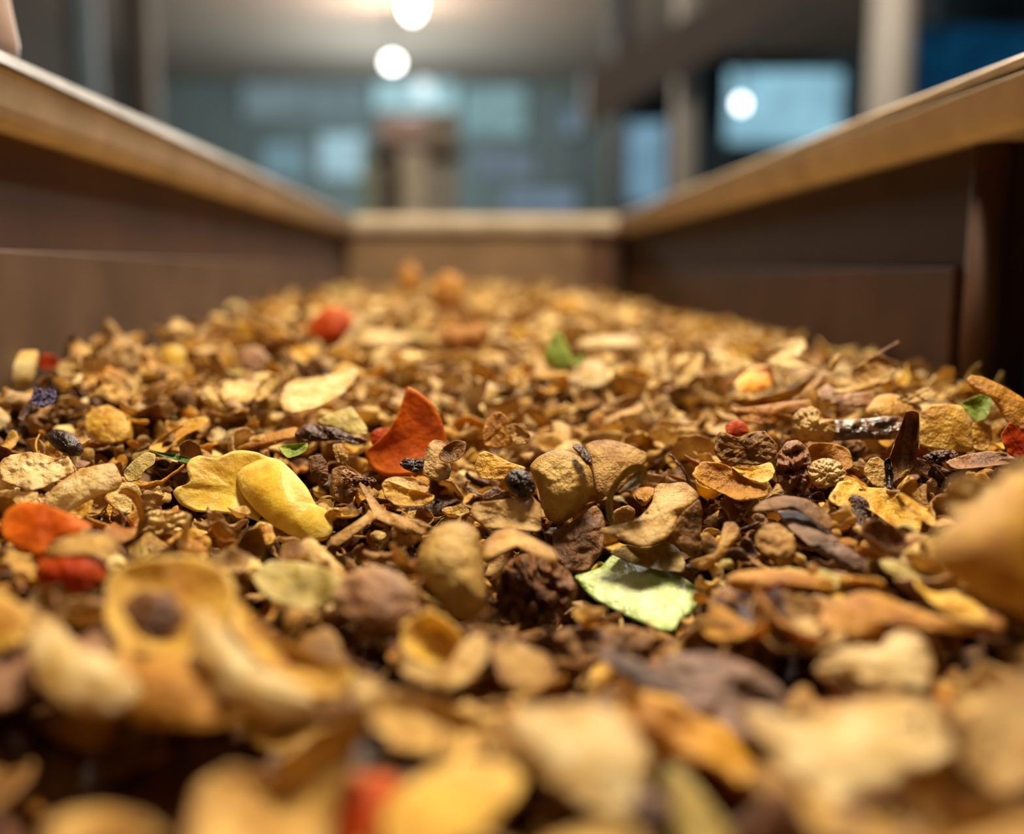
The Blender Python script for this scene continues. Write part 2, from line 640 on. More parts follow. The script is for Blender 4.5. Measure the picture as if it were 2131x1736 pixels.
T('bulbous_scrap', 'olive-tan bulbous stub with a rounded top, leaning in front of the dark knob', 'root', 'the olive bulbous stub',
  mat='bulb', pts=[(868, 1155), (880, 1128), (900, 1103), (925, 1088), (957, 1084), (983, 1094), (998, 1112), (1002, 1160), (1011, 1218), (1012, 1270), (985, 1300), (940, 1290), (907, 1256), (890, 1222), (862, 1200)],
  D=.196, lean=.45, lump=.5, bulge=.05, curl=.1, cr=.10, crf=2, rag=.012, rnd=.42)
# --- centre, sharp zone
ch = empty('pitted_scrap', unproj(900, 1000, .247))
tag(ch, 'pitted pale scrap with crusty dark end and a ring-shaped hollow', 'root')
MARKS.append(('the pitted pale scrap', np.array([905, 960])))
piece('scrap_body', 'pale', [(862, 972), (880, 955), (890, 925), (903, 915), (925, 918), (938, 935), (932, 955), (940, 975), (935, 998), (908, 1002), (880, 990), (858, 982)], D=.246, lean=.7, lump=.25, cr=.16, parent=ch)
piece('crusty_end', 'black', [(830, 966), (842, 952), (862, 955), (885, 955), (880, 975), (866, 985), (845, 978)], D=.245, lump=.4, cr=.3, crf=8, parent=ch, rag=.06)
piece('hollow_ring', 'brown', [(912, 945), (925, 928), (950, 915), (972, 920), (968, 940), (955, 958), (930, 965), (915, 958)], D=.2445, bulge=-.5, lean=.5, parent=ch)
T('peel_flake', 'upright amber flake with a rounded top behind the dark lumpy knob', 'peel', mat='amber',
  pts=[(1004, 904), (1011, 873), (1028, 859), (1042, 857), (1058, 870), (1064, 895), (1068, 925), (1040, 935), (1008, 930)], lean=.35, D=.262, bulge=-.15, rag=.01)
T('peel_flake', 'folded brown husk leaning on the rounded amber flake', 'peel', mat='tan',
  pts=[(1058, 885), (1072, 880), (1090, 895), (1105, 905), (1098, 925), (1075, 928), (1064, 915)], lean=.4, D=.259, bulge=-.5)
T('peel_flake', 'golden triangular flake lying above the dark knob', 'peel', mat='golden',
  pts=[(986, 975), (996, 944), (1010, 938), (1032, 948), (1063, 963), (1097, 973), (1080, 990), (1046, 998), (1001, 998)], lean=.5, D=.243, bulge=.1, rag=.012)
T('peel_flake', 'smooth tan petal-like flake arching behind the ochre bulb', 'peel', 'the smooth tan petal', mat='tan',
  pts=[(1215, 925), (1240, 916), (1270, 915), (1310, 925), (1350, 944), (1346, 962), (1322, 985), (1300, 1012), (1270, 1036), (1240, 1030), (1233, 980)], lean=.7, D=.248, bulge=.3, cr=.02, rnd=.5)
T('curled_peel', 'rolled-edge brown peel arching over a dark hollow, right of the olive stub', 'peel', 'the arching rolled peel', mat='tan',
  pts=[(997, 1163), (1010, 1128), (1032, 1105), (1060, 1097), (1091, 1108), (1122, 1125), (1152, 1142), (1162, 1165), (1150, 1178), (1116, 1150), (1073, 1138), (1034, 1148), (1008, 1168)],
  lean=1.6, D=.203, bulge=.5, curl=.4, cr=.14, rag=.04, t=.0009)
T('peel_flake', 'boxy folded cream petal standing under the dark lumpy knob', 'peel', mat='pale',
  pts=[(976, 1062), (988, 1046), (1014, 1043), (1060, 1038), (1105, 1028), (1128, 1055), (1130, 1108), (1098, 1106), (1050, 1100), (1012, 1100), (990, 1082)], lean=.45, D=.223, bulge=-.35, curl=.35, cr=.14, rag=.05, dep=lambda u, v: .3 * abs(u + .25))
T('curled_peel', 'golden boat-shaped peel curl below the pitted scrap', 'peel', mat='golden',
  pts=[(792, 1008), (803, 998), (822, 1006), (855, 1018), (890, 1026), (907, 1032), (893, 1052), (858, 1055), (822, 1052), (800, 1036)], lean=.6, D=.233, bulge=-.3, curl=.1, cr=.1)
T('peel_flake', 'ragged cream husk opening above the golden boat-shaped curl', 'peel', mat='pale',
  pts=[(797, 1000), (815, 992), (850, 992), (880, 1000), (897, 1015), (885, 1028), (850, 1020), (815, 1010)], lean=.9, D=.238, bulge=-.3, cr=.15, rag=.04)
T('crumpled_leaf', 'crumpled grey-tan leaf with a pointed ridge in front of the orange-red pepper piece', 'leaf', 'the pointed crumpled leaf', mat='tan',
  pts=[(745, 1003), (760, 1010), (782, 1040), (800, 1062), (830, 1072), (880, 1085), (905, 1098), (890, 1115), (850, 1112), (805, 1090), (785, 1080), (760, 1095), (735, 1115), (700, 1140), (675, 1136), (690, 1118), (730, 1092), (765, 1068), (768, 1045), (752, 1022)],
  lean=1.1, D=.221, bulge=.2, cr=.2, crf=6, centre=(782, 1078), rag=.02, rnd=.42)
T('peel_flake', 'brown papery flake standing right of the folded yellow pepper piece', 'peel', mat='brown',
  pts=[(690, 975), (715, 968), (735, 985), (745, 1020), (730, 1050), (700, 1045), (690, 1010)], lean=.4, D=.242, bulge=.25, cr=.12)
T('peel_flake', 'dark brown papery flake hanging left of the orange-red pepper piece', 'peel', mat='brown',
  pts=[(640, 950), (668, 945), (682, 965), (684, 1000), (665, 1015), (645, 985)], lean=.3, D=.248, bulge=.2, cr=.1, rnd=.2)
T('peel_flake', 'cream narrow flake beside the lower left edge of the orange-red pepper piece', 'peel', mat='pale',
  pts=[(690, 925), (712, 922), (726, 950), (720, 972), (700, 962)], lean=.4, D=.252, bulge=.2)
T('berry_cluster', 'dull purple-brown granular cluster lying below the orange-red pepper piece', 'seed', mat='mauve',
  pts=[(705, 985), (718, 975), (740, 985), (760, 998), (775, 992), (785, 1002), (760, 1015), (735, 1015), (715, 1002)], lean=.7, D=.239, lump=.35, cr=.3, crf=14)
st = empty('dry_stalk', unproj(620, 940, .262))
tag(st, 'amber dry stalk with a dark crumpled calyx at its end, behind the yellow pepper piece', 'stalk')
MARKS.append(('the dry stalk with dark calyx', np.array([640, 905])))
piece('stalk', 'amber', ribbon([(494, 938), (540, 925), (585, 908), (622, 897)], [14, 24, 26, 20]), D=.262, lump=.18, lean=.8, centre=(560, 917), parent=st, cr=.03, rnd=.4)
piece('calyx', 'dark', [(612, 908), (622, 888), (645, 880), (672, 888), (700, 890), (728, 905), (758, 912), (770, 918), (745, 925), (715, 915), (680, 918), (640, 920)], D=.258, lump=.2, cr=.3, crf=8, rag=.05, parent=st, rnd=.5)
T('peel_flake', 'pale flake with brown torn rim above the dark calyx', 'peel', mat='olive',
  pts=[(655, 878), (690, 860), (730, 845), (742, 860), (765, 890), (764, 905), (735, 905), (700, 890)], lean=1.2, D=.272, bulge=.15, cr=.1, rag=.03)
T('leaf_sliver', 'thin dark green leaf sliver pointing left behind the yellow pepper piece', 'leaf', 'the thin green leaf', mat='leaf',
  pts=[(312, 938), (335, 941), (370, 946), (402, 955), (398, 966), (370, 960), (338, 950)], lean=1.2, D=.252, cr=.05, rag=.02)
T('leaf_sliver', 'short lime green leaf scrap with a frayed end under the dry stalk', 'leaf', mat='lime',
  pts=[(577, 930), (600, 925), (642, 921), (640, 938), (622, 948), (598, 955), (586, 943)], lean=.8, D=.247, rag=.03)
# --- left, sharp zone
T('rolled_peel', 'cream tube-rolled peel with a browned end, left of the folded yellow pepper', 'peel', 'the cream tube-rolled peel', mat='cream',
  pts=[(86, 1052), (98, 1028), (125, 1003), (160, 980), (200, 968), (236, 963), (244, 974), (256, 1000), (245, 1022), (205, 1032), (170, 1055), (140, 1072), (110, 1065)], D=.226, lean=.55, lump=.28, bulge=.1, cr=.06, rag=.008, rnd=.5)
T('peel_flake', 'yellowish tongue of peel under the cream tube-rolled peel', 'peel', mat='golden',
  pts=[(140, 1068), (165, 1055), (195, 1038), (190, 1060), (172, 1080), (152, 1078)], D=.222, lean=.5, rnd=.7)
o = band('peel_loop', 'tan', [(245, 1026), (262, 1021), (280, 1032), (292, 1055), (298, 1078), (292, 1100), (275, 1118), (250, 1122)], [12, 20, 18, 16, 14, 18, 20], D=.222, deep=.005, rnd=.55)
tag(o, 'thin peel strip curled into an open loop, right of the cream rolled peel', 'peel')
MARKS.append(('the thin peel loop', np.array([275, 1070])))
T('crumb_cluster', 'white crumbly fungus-like clump right of the thin peel loop', 'crumb', mat='cream',
  pts=[(300, 1085), (306, 1068), (318, 1062), (345, 1064), (375, 1062), (394, 1070), (392, 1090), (370, 1098), (345, 1108), (318, 1122), (296, 1120), (304, 1100)], D=.219, lump=.35, lean=.5, cr=.25, crf=10, rag=.03, rnd=.6)
T('peel_flake', 'lumpy cream translucent sheet behind the cream rolled peel, below the dark berry', 'peel', 'the lumpy cream sheet', mat='cream',
  pts=[(0, 958), (25, 946), (60, 940), (95, 945), (120, 955), (142, 948), (150, 968), (155, 985), (120, 1000), (95, 1015), (60, 1025), (25, 1010), (0, 1000)], D=.232, lean=1.1, bulge=-.1, cr=.2, crf=5, rag=.05, rnd=.5)
T('peel_flake', 'pale band of peel at the left above the orange chunk', 'peel', mat='pale',
  pts=[(0, 1030), (40, 1024), (80, 1024), (78, 1040), (40, 1050), (0, 1052)], D=.222, lean=.8, rnd=.5)
T('berry', 'shiny blackish purple berry left of the tan strips', 'berry', 'the shiny dark berry', mat='black',
  pts=[(96, 905), (110, 893), (132, 895), (152, 905), (168, 920), (175, 938), (166, 950), (145, 950), (120, 938), (102, 922)], D=.252, lump=.75, lean=.3, bulge=0, curl=0, cr=.05, rnd=.5)
fl = empty('dried_flower', unproj(75, 880, .27))
tag(fl, 'dark dried flower head with a violet frilly edge near the left trough side', 'flower')
MARKS.append(('the dark dried flower', np.array([80, 845])))
piece('flower_stem', 'dark', [(36, 872), (45, 850), (60, 832), (75, 828), (82, 840), (68, 858), (50, 876)], D=.268, lump=.3, parent=fl)
k = N('petal_violet')
piece('frilly_petals', peel_mat('flower_violet', '4A3C66', '241C34', '8A78B8', .4, .2), [(62, 832), (70, 812), (66, 802), (78, 812), (84, 806), (90, 818), (102, 808), (108, 814), (114, 808), (118, 822), (112, 838), (100, 845), (90, 850), (76, 846)], D=.266, lump=.3, cr=.3, crf=8, rag=.05, parent=fl, rnd=.4)
bpy.data.materials.remove(k.m)
T('pepper_chunk', 'pale yellow squared-off chunk by the trough side board', 'pepper piece', 'the pale yellow chunk', mat='cream',
  pts=[(-12, 742), (30, 732), (80, 728), (78, 760), (68, 800), (40, 815), (-12, 812)], D=.318, lean=.3, lump=.4, cr=.01, rag=.004, rnd=.95)
T('pepper_piece', 'dark red scrap right behind the pale yellow chunk', 'pepper piece', mat='orange',
  pts=[(76, 748), (90, 736), (112, 738), (125, 752), (115, 768), (85, 770)], D=.335, lean=.3, lump=.3, rnd=.15)
T('peel_strip', 'straight tan strip of peel slanting up behind the thin green leaf', 'peel', 'the straight tan strip', mat='golden',
  pts=[(306, 936), (330, 912), (365, 890), (395, 872), (425, 866), (434, 878), (415, 892), (385, 905), (360, 925), (340, 945)], D=.262, lean=1.6, cr=.05, rnd=.6)
T('peel_flake', 'ochre rough-grained flake between the cream rolled peel and the thin green leaf', 'peel', mat='olive',
  pts=[(254, 985), (275, 960), (305, 940), (325, 945), (322, 965), (300, 980), (290, 1000), (265, 1005)], D=.240, lean=.9, cr=.08, rnd=.45)
T('peel_flake', 'round yellowish cupped flake behind the shiny dark berry', 'peel', mat='golden',
  pts=[(175, 870), (195, 850), (225, 842), (255, 858), (272, 890), (265, 915), (230, 925), (195, 915), (178, 895)], D=.272, lean=.8, bulge=.45, rnd=.5)
T('peel_flake', 'pale forked flake like a fin behind the tan strips', 'peel', mat='pale',
  pts=[(250, 760), (275, 778), (288, 772), (310, 755), (316, 768), (300, 790), (290, 808), (300, 825), (330, 832), (300, 836), (278, 825), (265, 795)], D=.325, lean=.6, centre=(284, 796), rnd=.7)
T('peel_curl', 'narrow ochre crescent of peel behind the pale toothed flake', 'peel', mat='tan',
  pts=[(328, 812), (360, 808), (395, 795), (420, 776), (424, 788), (405, 808), (370, 823), (335, 825)], D=.318, lean=.7, lump=.12, rnd=.6)
T('peel_flake', 'cream curved tooth-shaped flake left of the big cream slice', 'peel', mat='cream',
  pts=[(417, 815), (425, 803), (440, 804), (446, 820), (455, 832), (466, 848), (462, 862), (448, 860), (435, 845), (420, 835)], D=.288, lean=.5, lump=.2, rnd=.6)
T('root_slice', 'cream rounded slice left of the big cream slice', 'slice', mat='cream',
  pts=[(456, 812), (470, 794), (500, 790), (528, 800), (535, 820), (522, 836), (490, 840), (462, 832)], D=.292, lean=1.3, rnd=.7)
T('root_slice', 'cream leaf-shaped slice standing beside the rounded cream slice', 'slice', mat='pale',
  pts=[(525, 836), (535, 805), (560, 780), (582, 776), (578, 800), (560, 822), (540, 836)], D=.294, lean=.6, rnd=.75)
T('root_slice', 'big cream slice with a darker rim, long and flat, behind the dry stalk', 'slice', 'the big cream slice', mat='cream',
  pts=[(580, 835), (592, 800), (620, 788), (660, 785), (705, 775), (748, 764), (738, 796), (708, 825), (660, 850), (612, 862), (590, 856)], D=.280, lean=2.0, bulge=-.1, cr=.04, rag=.008, t=.001, rnd=.62)
# --- right, sharp zone
cp = empty('crumpled_peel', unproj(1360, 1150, .222))
tag(cp, 'large crumpled pale brown peel with a folded top, behind the pale green pepper piece', 'peel')
MARKS.append(('the large crumpled pale peel', np.array([1370, 1080])))
piece('lit_face', 'pale', [(1360, 1018), (1371, 1006), (1392, 1007), (1408, 1004), (1426, 1003), (1450, 1021), (1457, 1034), (1438, 1052), (1413, 1072), (1405, 1091), (1402, 1108), (1376, 1126), (1344, 1141), (1318, 1134), (1286, 1121), (1244, 1108), (1254, 1098), (1278, 1099), (1297, 1104), (1318, 1088), (1344, 1064), (1358, 1043)],
      D=.222, lean=1.1, bulge=.2, cr=.12, crf=5, rag=.01, centre=(1375, 1072), parent=cp, rnd=.5)
piece('shaded_fold', 'brown', [(1404, 1092), (1420, 1066), (1456, 1036), (1463, 1070), (1458, 1112), (1468, 1152), (1446, 1172), (1415, 1142), (1396, 1115)], D=.2235, lean=.25, bulge=.15, su=.35, cr=.12, parent=cp, rnd=.5)  # turned-away side: its shade is put into the brown colour
piece('under_flap', 'olive', [(1262, 1150), (1300, 1132), (1345, 1142), (1385, 1125), (1410, 1140), (1428, 1172), (1425, 1192), (1380, 1190), (1320, 1175)], D=.2245, lean=.9, parent=cp, rnd=.3)
o = band('leaf_loop', 'olive', [(1276, 1096), (1268, 1064), (1270, 1030), (1284, 1002), (1306, 980), (1328, 972), (1340, 982), (1326, 1000), (1300, 1016), (1288, 1024)], [16, 15, 14, 13, 14, 20, 24, 16, 6], D=.228, deep=.004, rnd=.45)
tag(o, 'grey-green thin leaf bent into a hook, right of the ochre bulb', 'leaf')
MARKS.append(('the hooked grey-green leaf', np.array([1290, 1030])))
T('curled_peel', 'tan curved strip of thick skin rising right of the large crumpled peel', 'peel', 'the curved thick skin strip', mat='tan',
  pts=[(1431, 1168), (1452, 1176), (1476, 1166), (1492, 1140), (1500, 1112), (1508, 1085), (1530, 1086), (1543, 1104), (1532, 1128), (1510, 1160), (1484, 1184), (1455, 1188)], D=.217, lean=.6, lump=.12, centre=(1496, 1148), cr=.06, rnd=.55, bulge=.2)
T('crumpled_leaf', 'brown folded leaf pair with pale raised edges, behind the cream tongue flake', 'leaf', 'the folded brown leaf pair', mat='brown',
  pts=[(1484, 938), (1490, 908), (1500, 897), (1512, 900), (1534, 912), (1562, 900), (1592, 896), (1606, 912), (1620, 928), (1616, 952), (1580, 970), (1540, 966), (1500, 962)], D=.248, lean=.4, bulge=.05, cr=.16, crf=7, dep=lambda u, v: -.3 * abs(u - .1), rnd=.65)
T('peel_flake', 'golden cream tongue-shaped flake in front of the folded brown leaf pair', 'peel', mat='golden',
  pts=[(1518, 970), (1545, 973), (1570, 972), (1604, 960), (1613, 976), (1608, 997), (1586, 1007), (1555, 997)], D=.236, lean=1.2, bulge=-.3, cr=.1, rag=.05, rnd=.75)
T('peel_flake', 'broad amber sheet of peel left of the golden tongue flake', 'peel', mat='amber',
  pts=[(1438, 986), (1463, 961), (1500, 964), (1520, 972), (1556, 998), (1600, 1012), (1598, 1035), (1542, 1045), (1497, 1026), (1452, 1004)], D=.234, lean=.8, bulge=-.35, cr=.14, rag=.06, rnd=.55)
rt = empty('root_stub', unproj(1760, 920, .262))
tag(rt, 'knobbly root stub with pale bulbous head and a dark glossy fibrous shaft', 'root')
MARKS.append(('the knobbly root stub', np.array([1760, 885])))
piece('root_head', 'pale', [(1648, 895), (1648, 868), (1665, 850), (1690, 845), (1708, 855), (1712, 872), (1735, 872), (1745, 895), (1735, 920), (1700, 922), (1672, 918), (1655, 910)], D=.262, lump=.7, lean=.2, bulge=0, curl=0, cr=.12, crf=7, parent=rt, rnd=.45)
piece('root_shaft', peel_mat('root_fibre', '54301C', '2A1810', 'A07860', .3, 0, .2, 1.0, 1.0, fibre=True), [(1725, 872), (1760, 874), (1800, 872), (1840, 866), (1880, 866), (1884, 895), (1870, 915), (1830, 916), (1780, 916), (1735, 918), (1720, 900)], D=.262, lump=.3, lean=.3, bulge=0, curl=0, cr=.08, crf=9, parent=rt, rnd=.5)
T('bark_strip', 'upright dark brown bark strip in front of the knobbly root stub', 'bark', 'the upright dark bark strip', mat='brown',
  pts=[(1884, 856), (1900, 852), (1914, 858), (1912, 925), (1906, 975), (1880, 995), (1845, 1014), (1842, 975), (1858, 930), (1872, 892)], D=.245, lean=.15, cr=.1, rnd=.25)
T('peel_flake', 'cream chip with a blackened edge beside the dark bark strip', 'peel', mat='pale',
  pts=[(1794, 984), (1808, 955), (1828, 950), (1842, 962), (1848, 1018), (1820, 1014)], D=.238, lean=.5, rnd=.6)
T('peel_flake', 'charred narrow scrap against the cream chip and the dark bark strip', 'peel', mat='black',
  pts=[(1838, 960), (1852, 950), (1860, 985), (1858, 1015), (1846, 1018)], D=.236, lean=.4, cr=.15)
T('pepper_piece', 'flat golden-yellow squarish skin with a fuzzy edge, right of the bark strip', 'pepper piece', 'the squarish golden skin', mat='golden',
  pts=[(1915, 860), (1936, 842), (1970, 840), (2000, 843), (2010, 858), (2020, 890), (2027, 915), (2024, 942), (1985, 940), (1945, 935), (1912, 928)], D=.256, lean=.35, bulge=.05, cr=.03, rag=.008, rnd=.55)
T('pepper_piece', 'olive-yellow skin sheet arching between the root stub and the squarish golden skin', 'pepper piece', mat='golden',
  pts=[(1795, 860), (1825, 822), (1860, 819), (1890, 832), (1922, 850), (1910, 866), (1880, 870), (1840, 872)], D=.27, lean=1.0, bulge=.3, rnd=.25)
T('bark_fan', 'small fan-shaped straw-coloured chip above the squarish golden skin', 'bark', mat='pale',
  pts=[(1860, 832), (1895, 818), (1930, 804), (1940, 808), (1951, 817), (1932, 832), (1895, 840)], D=.272, lean=.9, cr=.1, crf=12, rag=.02, rnd=.5)
tw = empty('curved_husk', unproj(1790, 820, .285))
tag(tw, 'cupped tan husk with a thin twig sticking up, topmost against the dark side board', 'husk')
MARKS.append(('the cupped husk with a twig', np.array([1800, 775])))
piece('husk_shell', 'tan', [(1768, 774), (1795, 754), (1826, 736), (1850, 746), (1868, 764), (1858, 788), (1838, 800), (1805, 806), (1785, 800)], D=.288, lean=.5, bulge=-.45, cr=.08, rnd=.5, parent=tw)
piece('husk_rim', 'pale', [(1728, 812), (1770, 806), (1810, 792), (1842, 775), (1866, 764), (1860, 786), (1830, 806), (1784, 818), (1735, 820)], D=.284, lean=1.0, lump=.08, cr=.05, parent=tw, rnd=.6, centre=(1800, 803))
piece('twig', 'brown', ribbon([(1818, 742), (1838, 730), (1856, 720), (1871, 711)], [7, 5, 5, 7]), D=.287, lump=.06, parent=tw, centre=(1845, 726), na=40)
T('bark_slab', 'mottled reddish tan slab lying under the cupped husk', 'bark', mat='mauve',
  pts=[(1700, 812), (1722, 798), (1740, 815), (1784, 818), (1822, 812), (1824, 838), (1792, 851), (1743, 842), (1706, 834)], D=.277, lean=1.2, lump=.1, cr=.1, rnd=.75)
T('peel_flake', 'pale twisted husk with a pointed top, topmost of the bank left of the twig', 'peel', mat='cream',
  pts=[(1562, 738), (1598, 726), (1639, 707), (1672, 704), (1681, 720), (1662, 740), (1694, 758), (1650, 768), (1600, 758)], D=.312, lean=.9, cr=.12, rnd=.5)
T('peel_flake', 'upright spiky tan splinter left of the cupped husk', 'peel', mat='tan',
  pts=[(1716, 770), (1730, 748), (1742, 736), (1753, 736), (1746, 756), (1732, 776)], D=.296, lean=.3, lump=.15)
T('pepper_chunk', 'bright yellow-orange glossy chunk on the bank of flakes', 'pepper piece', 'the bright yellow-orange chunk', mat=peel_mat('pepper_bright', 'F0AC1C', 'E08E10', 'F6D070', .1, .3, .5, .2),
  pts=[(1526, 800), (1542, 781), (1573, 761), (1602, 759), (1610, 780), (1604, 806), (1570, 818), (1540, 814)], D=.312, lean=.9, lump=.3, cr=.04, rnd=.7)
T('peel_strip', 'long bowed tan strip sweeping below the bright yellow-orange chunk', 'peel', mat='tan',
  pts=[(1502, 836), (1560, 832), (1610, 822), (1660, 806), (1700, 780), (1722, 778), (1700, 806), (1655, 832), (1600, 846), (1540, 850)], D=.282, lean=.7, cr=.05, rnd=.5, centre=(1620, 832))
T('peel_flake', 'dark orange sheet under the long bowed tan strip', 'peel', mat='amber',
  pts=[(1515, 850), (1570, 846), (1640, 835), (1690, 830), (1690, 850), (1640, 870), (1600, 885), (1545, 880)], D=.272, lean=.5, cr=.1, rnd=.2)
T('pepper_piece', 'orange rounded scrap half buried beneath the dark orange sheet', 'pepper piece', mat='orange',
  pts=[(1508, 885), (1530, 872), (1552, 880), (1560, 898), (1540, 910), (1512, 905)], D=.262, lean=.5, lump=.3, rnd=.25)
T('leaf_scrap', 'olive green leaf rising behind the squarish golden skin', 'leaf', mat='lime',
  pts=[(1996, 840), (2020, 828), (2057, 816), (2066, 828), (2056, 872), (2030, 880), (2014, 860)], D=.266, lean=.5, rnd=.3)
T('pepper_piece', 'plain yellow skin scrap right of the squarish golden skin', 'pepper piece', mat='golden',
  pts=[(2022, 880), (2040, 876), (2064, 886), (2066, 915), (2052, 940), (2026, 936)], D=.258, lean=.4, rnd=.6)
am = empty('curled_skin', unproj(2090, 950, .252))
tag(am, 'big amber curled skin with a ragged tip beside the olive green leaf', 'peel')
MARKS.append(('the big amber curled skin', np.array([2080, 860])))
piece('outer_skin', 'amber', [(2008, 792), (2022, 780), (2045, 784), (2085, 802), (2140, 835), (2140, 900), (2095, 880), (2078, 850), (2058, 824), (2030, 818)], D=.256, lean=.5, bulge=.2, cr=.06, parent=am, rnd=.6, centre=(2085, 830))
piece('inner_skin', 'orange', [(2080, 906), (2094, 888), (2100, 878), (2140, 895), (2140, 962), (2096, 945)], D=.253, lean=.3, bulge=-.1, cr=.08, parent=am, rnd=.2)
T('bark_leaf', 'grey-brown wood-like leaf lying flat below the squarish golden skin', 'leaf', mat='mauve',
  pts=[(1962, 962), (2012, 945), (2060, 938), (2095, 944), (2126, 962), (2054, 972), (1990, 978)], D=.236, lean=1.5, cr=.1, rnd=.6)
T('peel_flake', 'bright yellow folded sheet of peel below the knobbly root stub', 'peel', 'the bright yellow folded sheet', mat='golden',
  pts=[(1719, 1037), (1735, 1018), (1745, 1002), (1774, 998), (1798, 1014), (1843, 1016), (1895, 1041), (1925, 1088), (1909, 1118), (1860, 1097), (1808, 1060), (1768, 1046), (1740, 1055)], D=.222, lean=1.2, bulge=-.2, cr=.14, rag=.05, rnd=.8)
T('peel_strip', 'narrow yellow strip right of the bright yellow folded sheet', 'peel', mat='golden',
  pts=[(1866, 1024), (1885, 1030), (1920, 1055), (1950, 1085), (1945, 1100), (1915, 1080), (1885, 1052)], D=.214, lean=.9, rnd=.8)
T('bark_slab', 'long dark grey-brown wood slab slanting down to the right', 'bark', 'the long dark wood slab', mat='grey',
  pts=[(1616, 1066), (1640, 1060), (1674, 1068), (1715, 1099), (1757, 1132), (1812, 1172), (1804, 1206), (1764, 1190), (1700, 1148), (1646, 1104)], D=.206, lean=1.1, cr=.1, lump=.06, rnd=.45)
T('curled_peel', 'broad brown sheet with a pale rolled rim over the long dark wood slab', 'peel', mat='brown',
  pts=[(1560, 1065), (1590, 1040), (1630, 1030), (1680, 1038), (1720, 1065), (1745, 1100), (1725, 1105), (1690, 1075), (1640, 1058), (1600, 1068)], D=.216, lean=1.2, bulge=.3, cr=.1, centre=(1650, 1052), rnd=.6)
T('peel_flake', 'tan rough scrap between the curved thick skin strip and the wood slab', 'peel', mat='tan',
  pts=[(1570, 1115), (1590, 1092), (1620, 1088), (1650, 1110), (1660, 1140), (1640, 1165), (1600, 1160), (1575, 1140)], D=.208, lean=.9, cr=.15, lump=.1, rnd=.35)
T('curled_peel', 'long amber roll of peel right of the pale green pepper piece', 'peel', 'the long amber roll', mat='amber',
  pts=[(1505, 1206), (1530, 1192), (1560, 1186), (1618, 1183), (1688, 1190), (1742, 1213), (1735, 1230), (1660, 1225), (1590, 1238), (1528, 1232)], D=.188, lean=.9, bulge=.3, lump=.08, cr=.06, rnd=.6)
T('curled_peel', 'blurred amber peel with a hooked end in front of the long amber roll', 'peel', 'the hooked amber peel', mat='amber',
  pts=[(1696, 1292), (1720, 1265), (1750, 1245), (1790, 1230), (1835, 1236), (1895, 1264), (1964, 1286), (2055, 1300), (2030, 1325), (1930, 1305), (1862, 1295), (1845, 1325), (1792, 1342), (1745, 1328)], D=.166, lean=1.0, bulge=.2, cr=.08, centre=(1800, 1288), rnd=.55)
T('curled_peel', 'blurred yellow-tan strip beneath the big rounded yellow piece', 'peel', mat='olive',
  pts=[(1825, 1165), (1860, 1165), (1910, 1188), (1960, 1215), (1945, 1235), (1890, 1215), (1845, 1195)], D=.186, lean=.9, lump=.1, rnd=.8)
# --- near pieces, out of focus
T('pepper_piece', 'big rounded yellow piece close to the lens by the trough side', 'pepper piece', 'the big rounded yellow piece', mat='golden',
  pts=[(1926, 1165), (1935, 1130), (1958, 1100), (1985, 1078), (2020, 1062), (2060, 1030), (2090, 990), (2150, 975), (2190, 1060), (2190, 1290), (2130, 1280), (2050, 1255), (1970, 1205)], D=.138, lean=.35, bulge=.4, curl=.7, cr=.012, wav=.02, rag=.004, t=.0015, rnd=.35)
T('peel_flake', 'upright pale blurred flake behind the big rounded yellow piece', 'peel', mat='pale',
  pts=[(1955, 1050), (1975, 1000), (2010, 985), (2060, 1000), (2100, 960), (2150, 950), (2150, 1060), (2080, 1100), (2000, 1100)], D=.168, lean=.6, cr=.12, rnd=.5)
T('pepper_piece', 'blurred deep orange chunk in front of the cream rolled peel', 'pepper piece', 'the blurred deep orange chunk', mat='orange',
  pts=[(0, 1098), (8, 1066), (40, 1046), (85, 1044), (130, 1064), (170, 1082), (195, 1095), (185, 1118), (120, 1140), (80, 1160), (40, 1142), (8, 1122)], D=.196, lean=.7, lump=.3, cr=.04, rnd=.75)
T('pepper_piece', 'blurred brown-orange chunk below the deep orange chunk', 'pepper piece', mat='orange',
  pts=[(68, 1200), (80, 1165), (130, 1150), (185, 1150), (225, 1170), (220, 1210), (170, 1235), (110, 1235)], D=.176, lean=.4, lump=.35, rnd=.2)
T('peel_flake', 'blurred tan flake lapping over the deep orange chunk', 'peel', mat='tan',
  pts=[(90, 1145), (120, 1122), (175, 1108), (225, 1108), (260, 1130), (235, 1165), (180, 1150), (120, 1158)], D=.178, lean=1.1, cr=.1, rnd=.7)
bl = empty('hollow_pepper_half', unproj(320, 1480, .148))
tag(bl, 'large blurred hollowed half pepper with cream rim and amber inside', 'pepper piece')
MARKS.append(('the large hollowed half pepper', np.array([330, 1320])))
piece('inner_wall', 'golden', [(215, 1215), (245, 1180), (300, 1162), (370, 1155), (430, 1162), (480, 1195), (495, 1245), (470, 1310), (410, 1370), (330, 1390), (250, 1370), (215, 1300)], D=.150, lean=1.1, bulge=-.5, curl=-.1, cr=.03, t=.0012, parent=bl, rnd=.6)
piece('seed_core', 'brown', [(245, 1262), (290, 1225), (358, 1234), (392, 1288), (362, 1326), (292, 1332)], D=.145, lean=1.0, lump=.22, cr=.2, parent=bl, rnd=.1)
piece('rim_front', 'cream', [(55, 1310), (85, 1280), (120, 1290), (150, 1335), (205, 1358), (262, 1380), (300, 1420), (290, 1470), (230, 1490), (150, 1480), (85, 1440), (55, 1380)], D=.138, lean=.7, bulge=.3, curl=.4, cr=.04, t=.0014, parent=bl, rnd=.55)
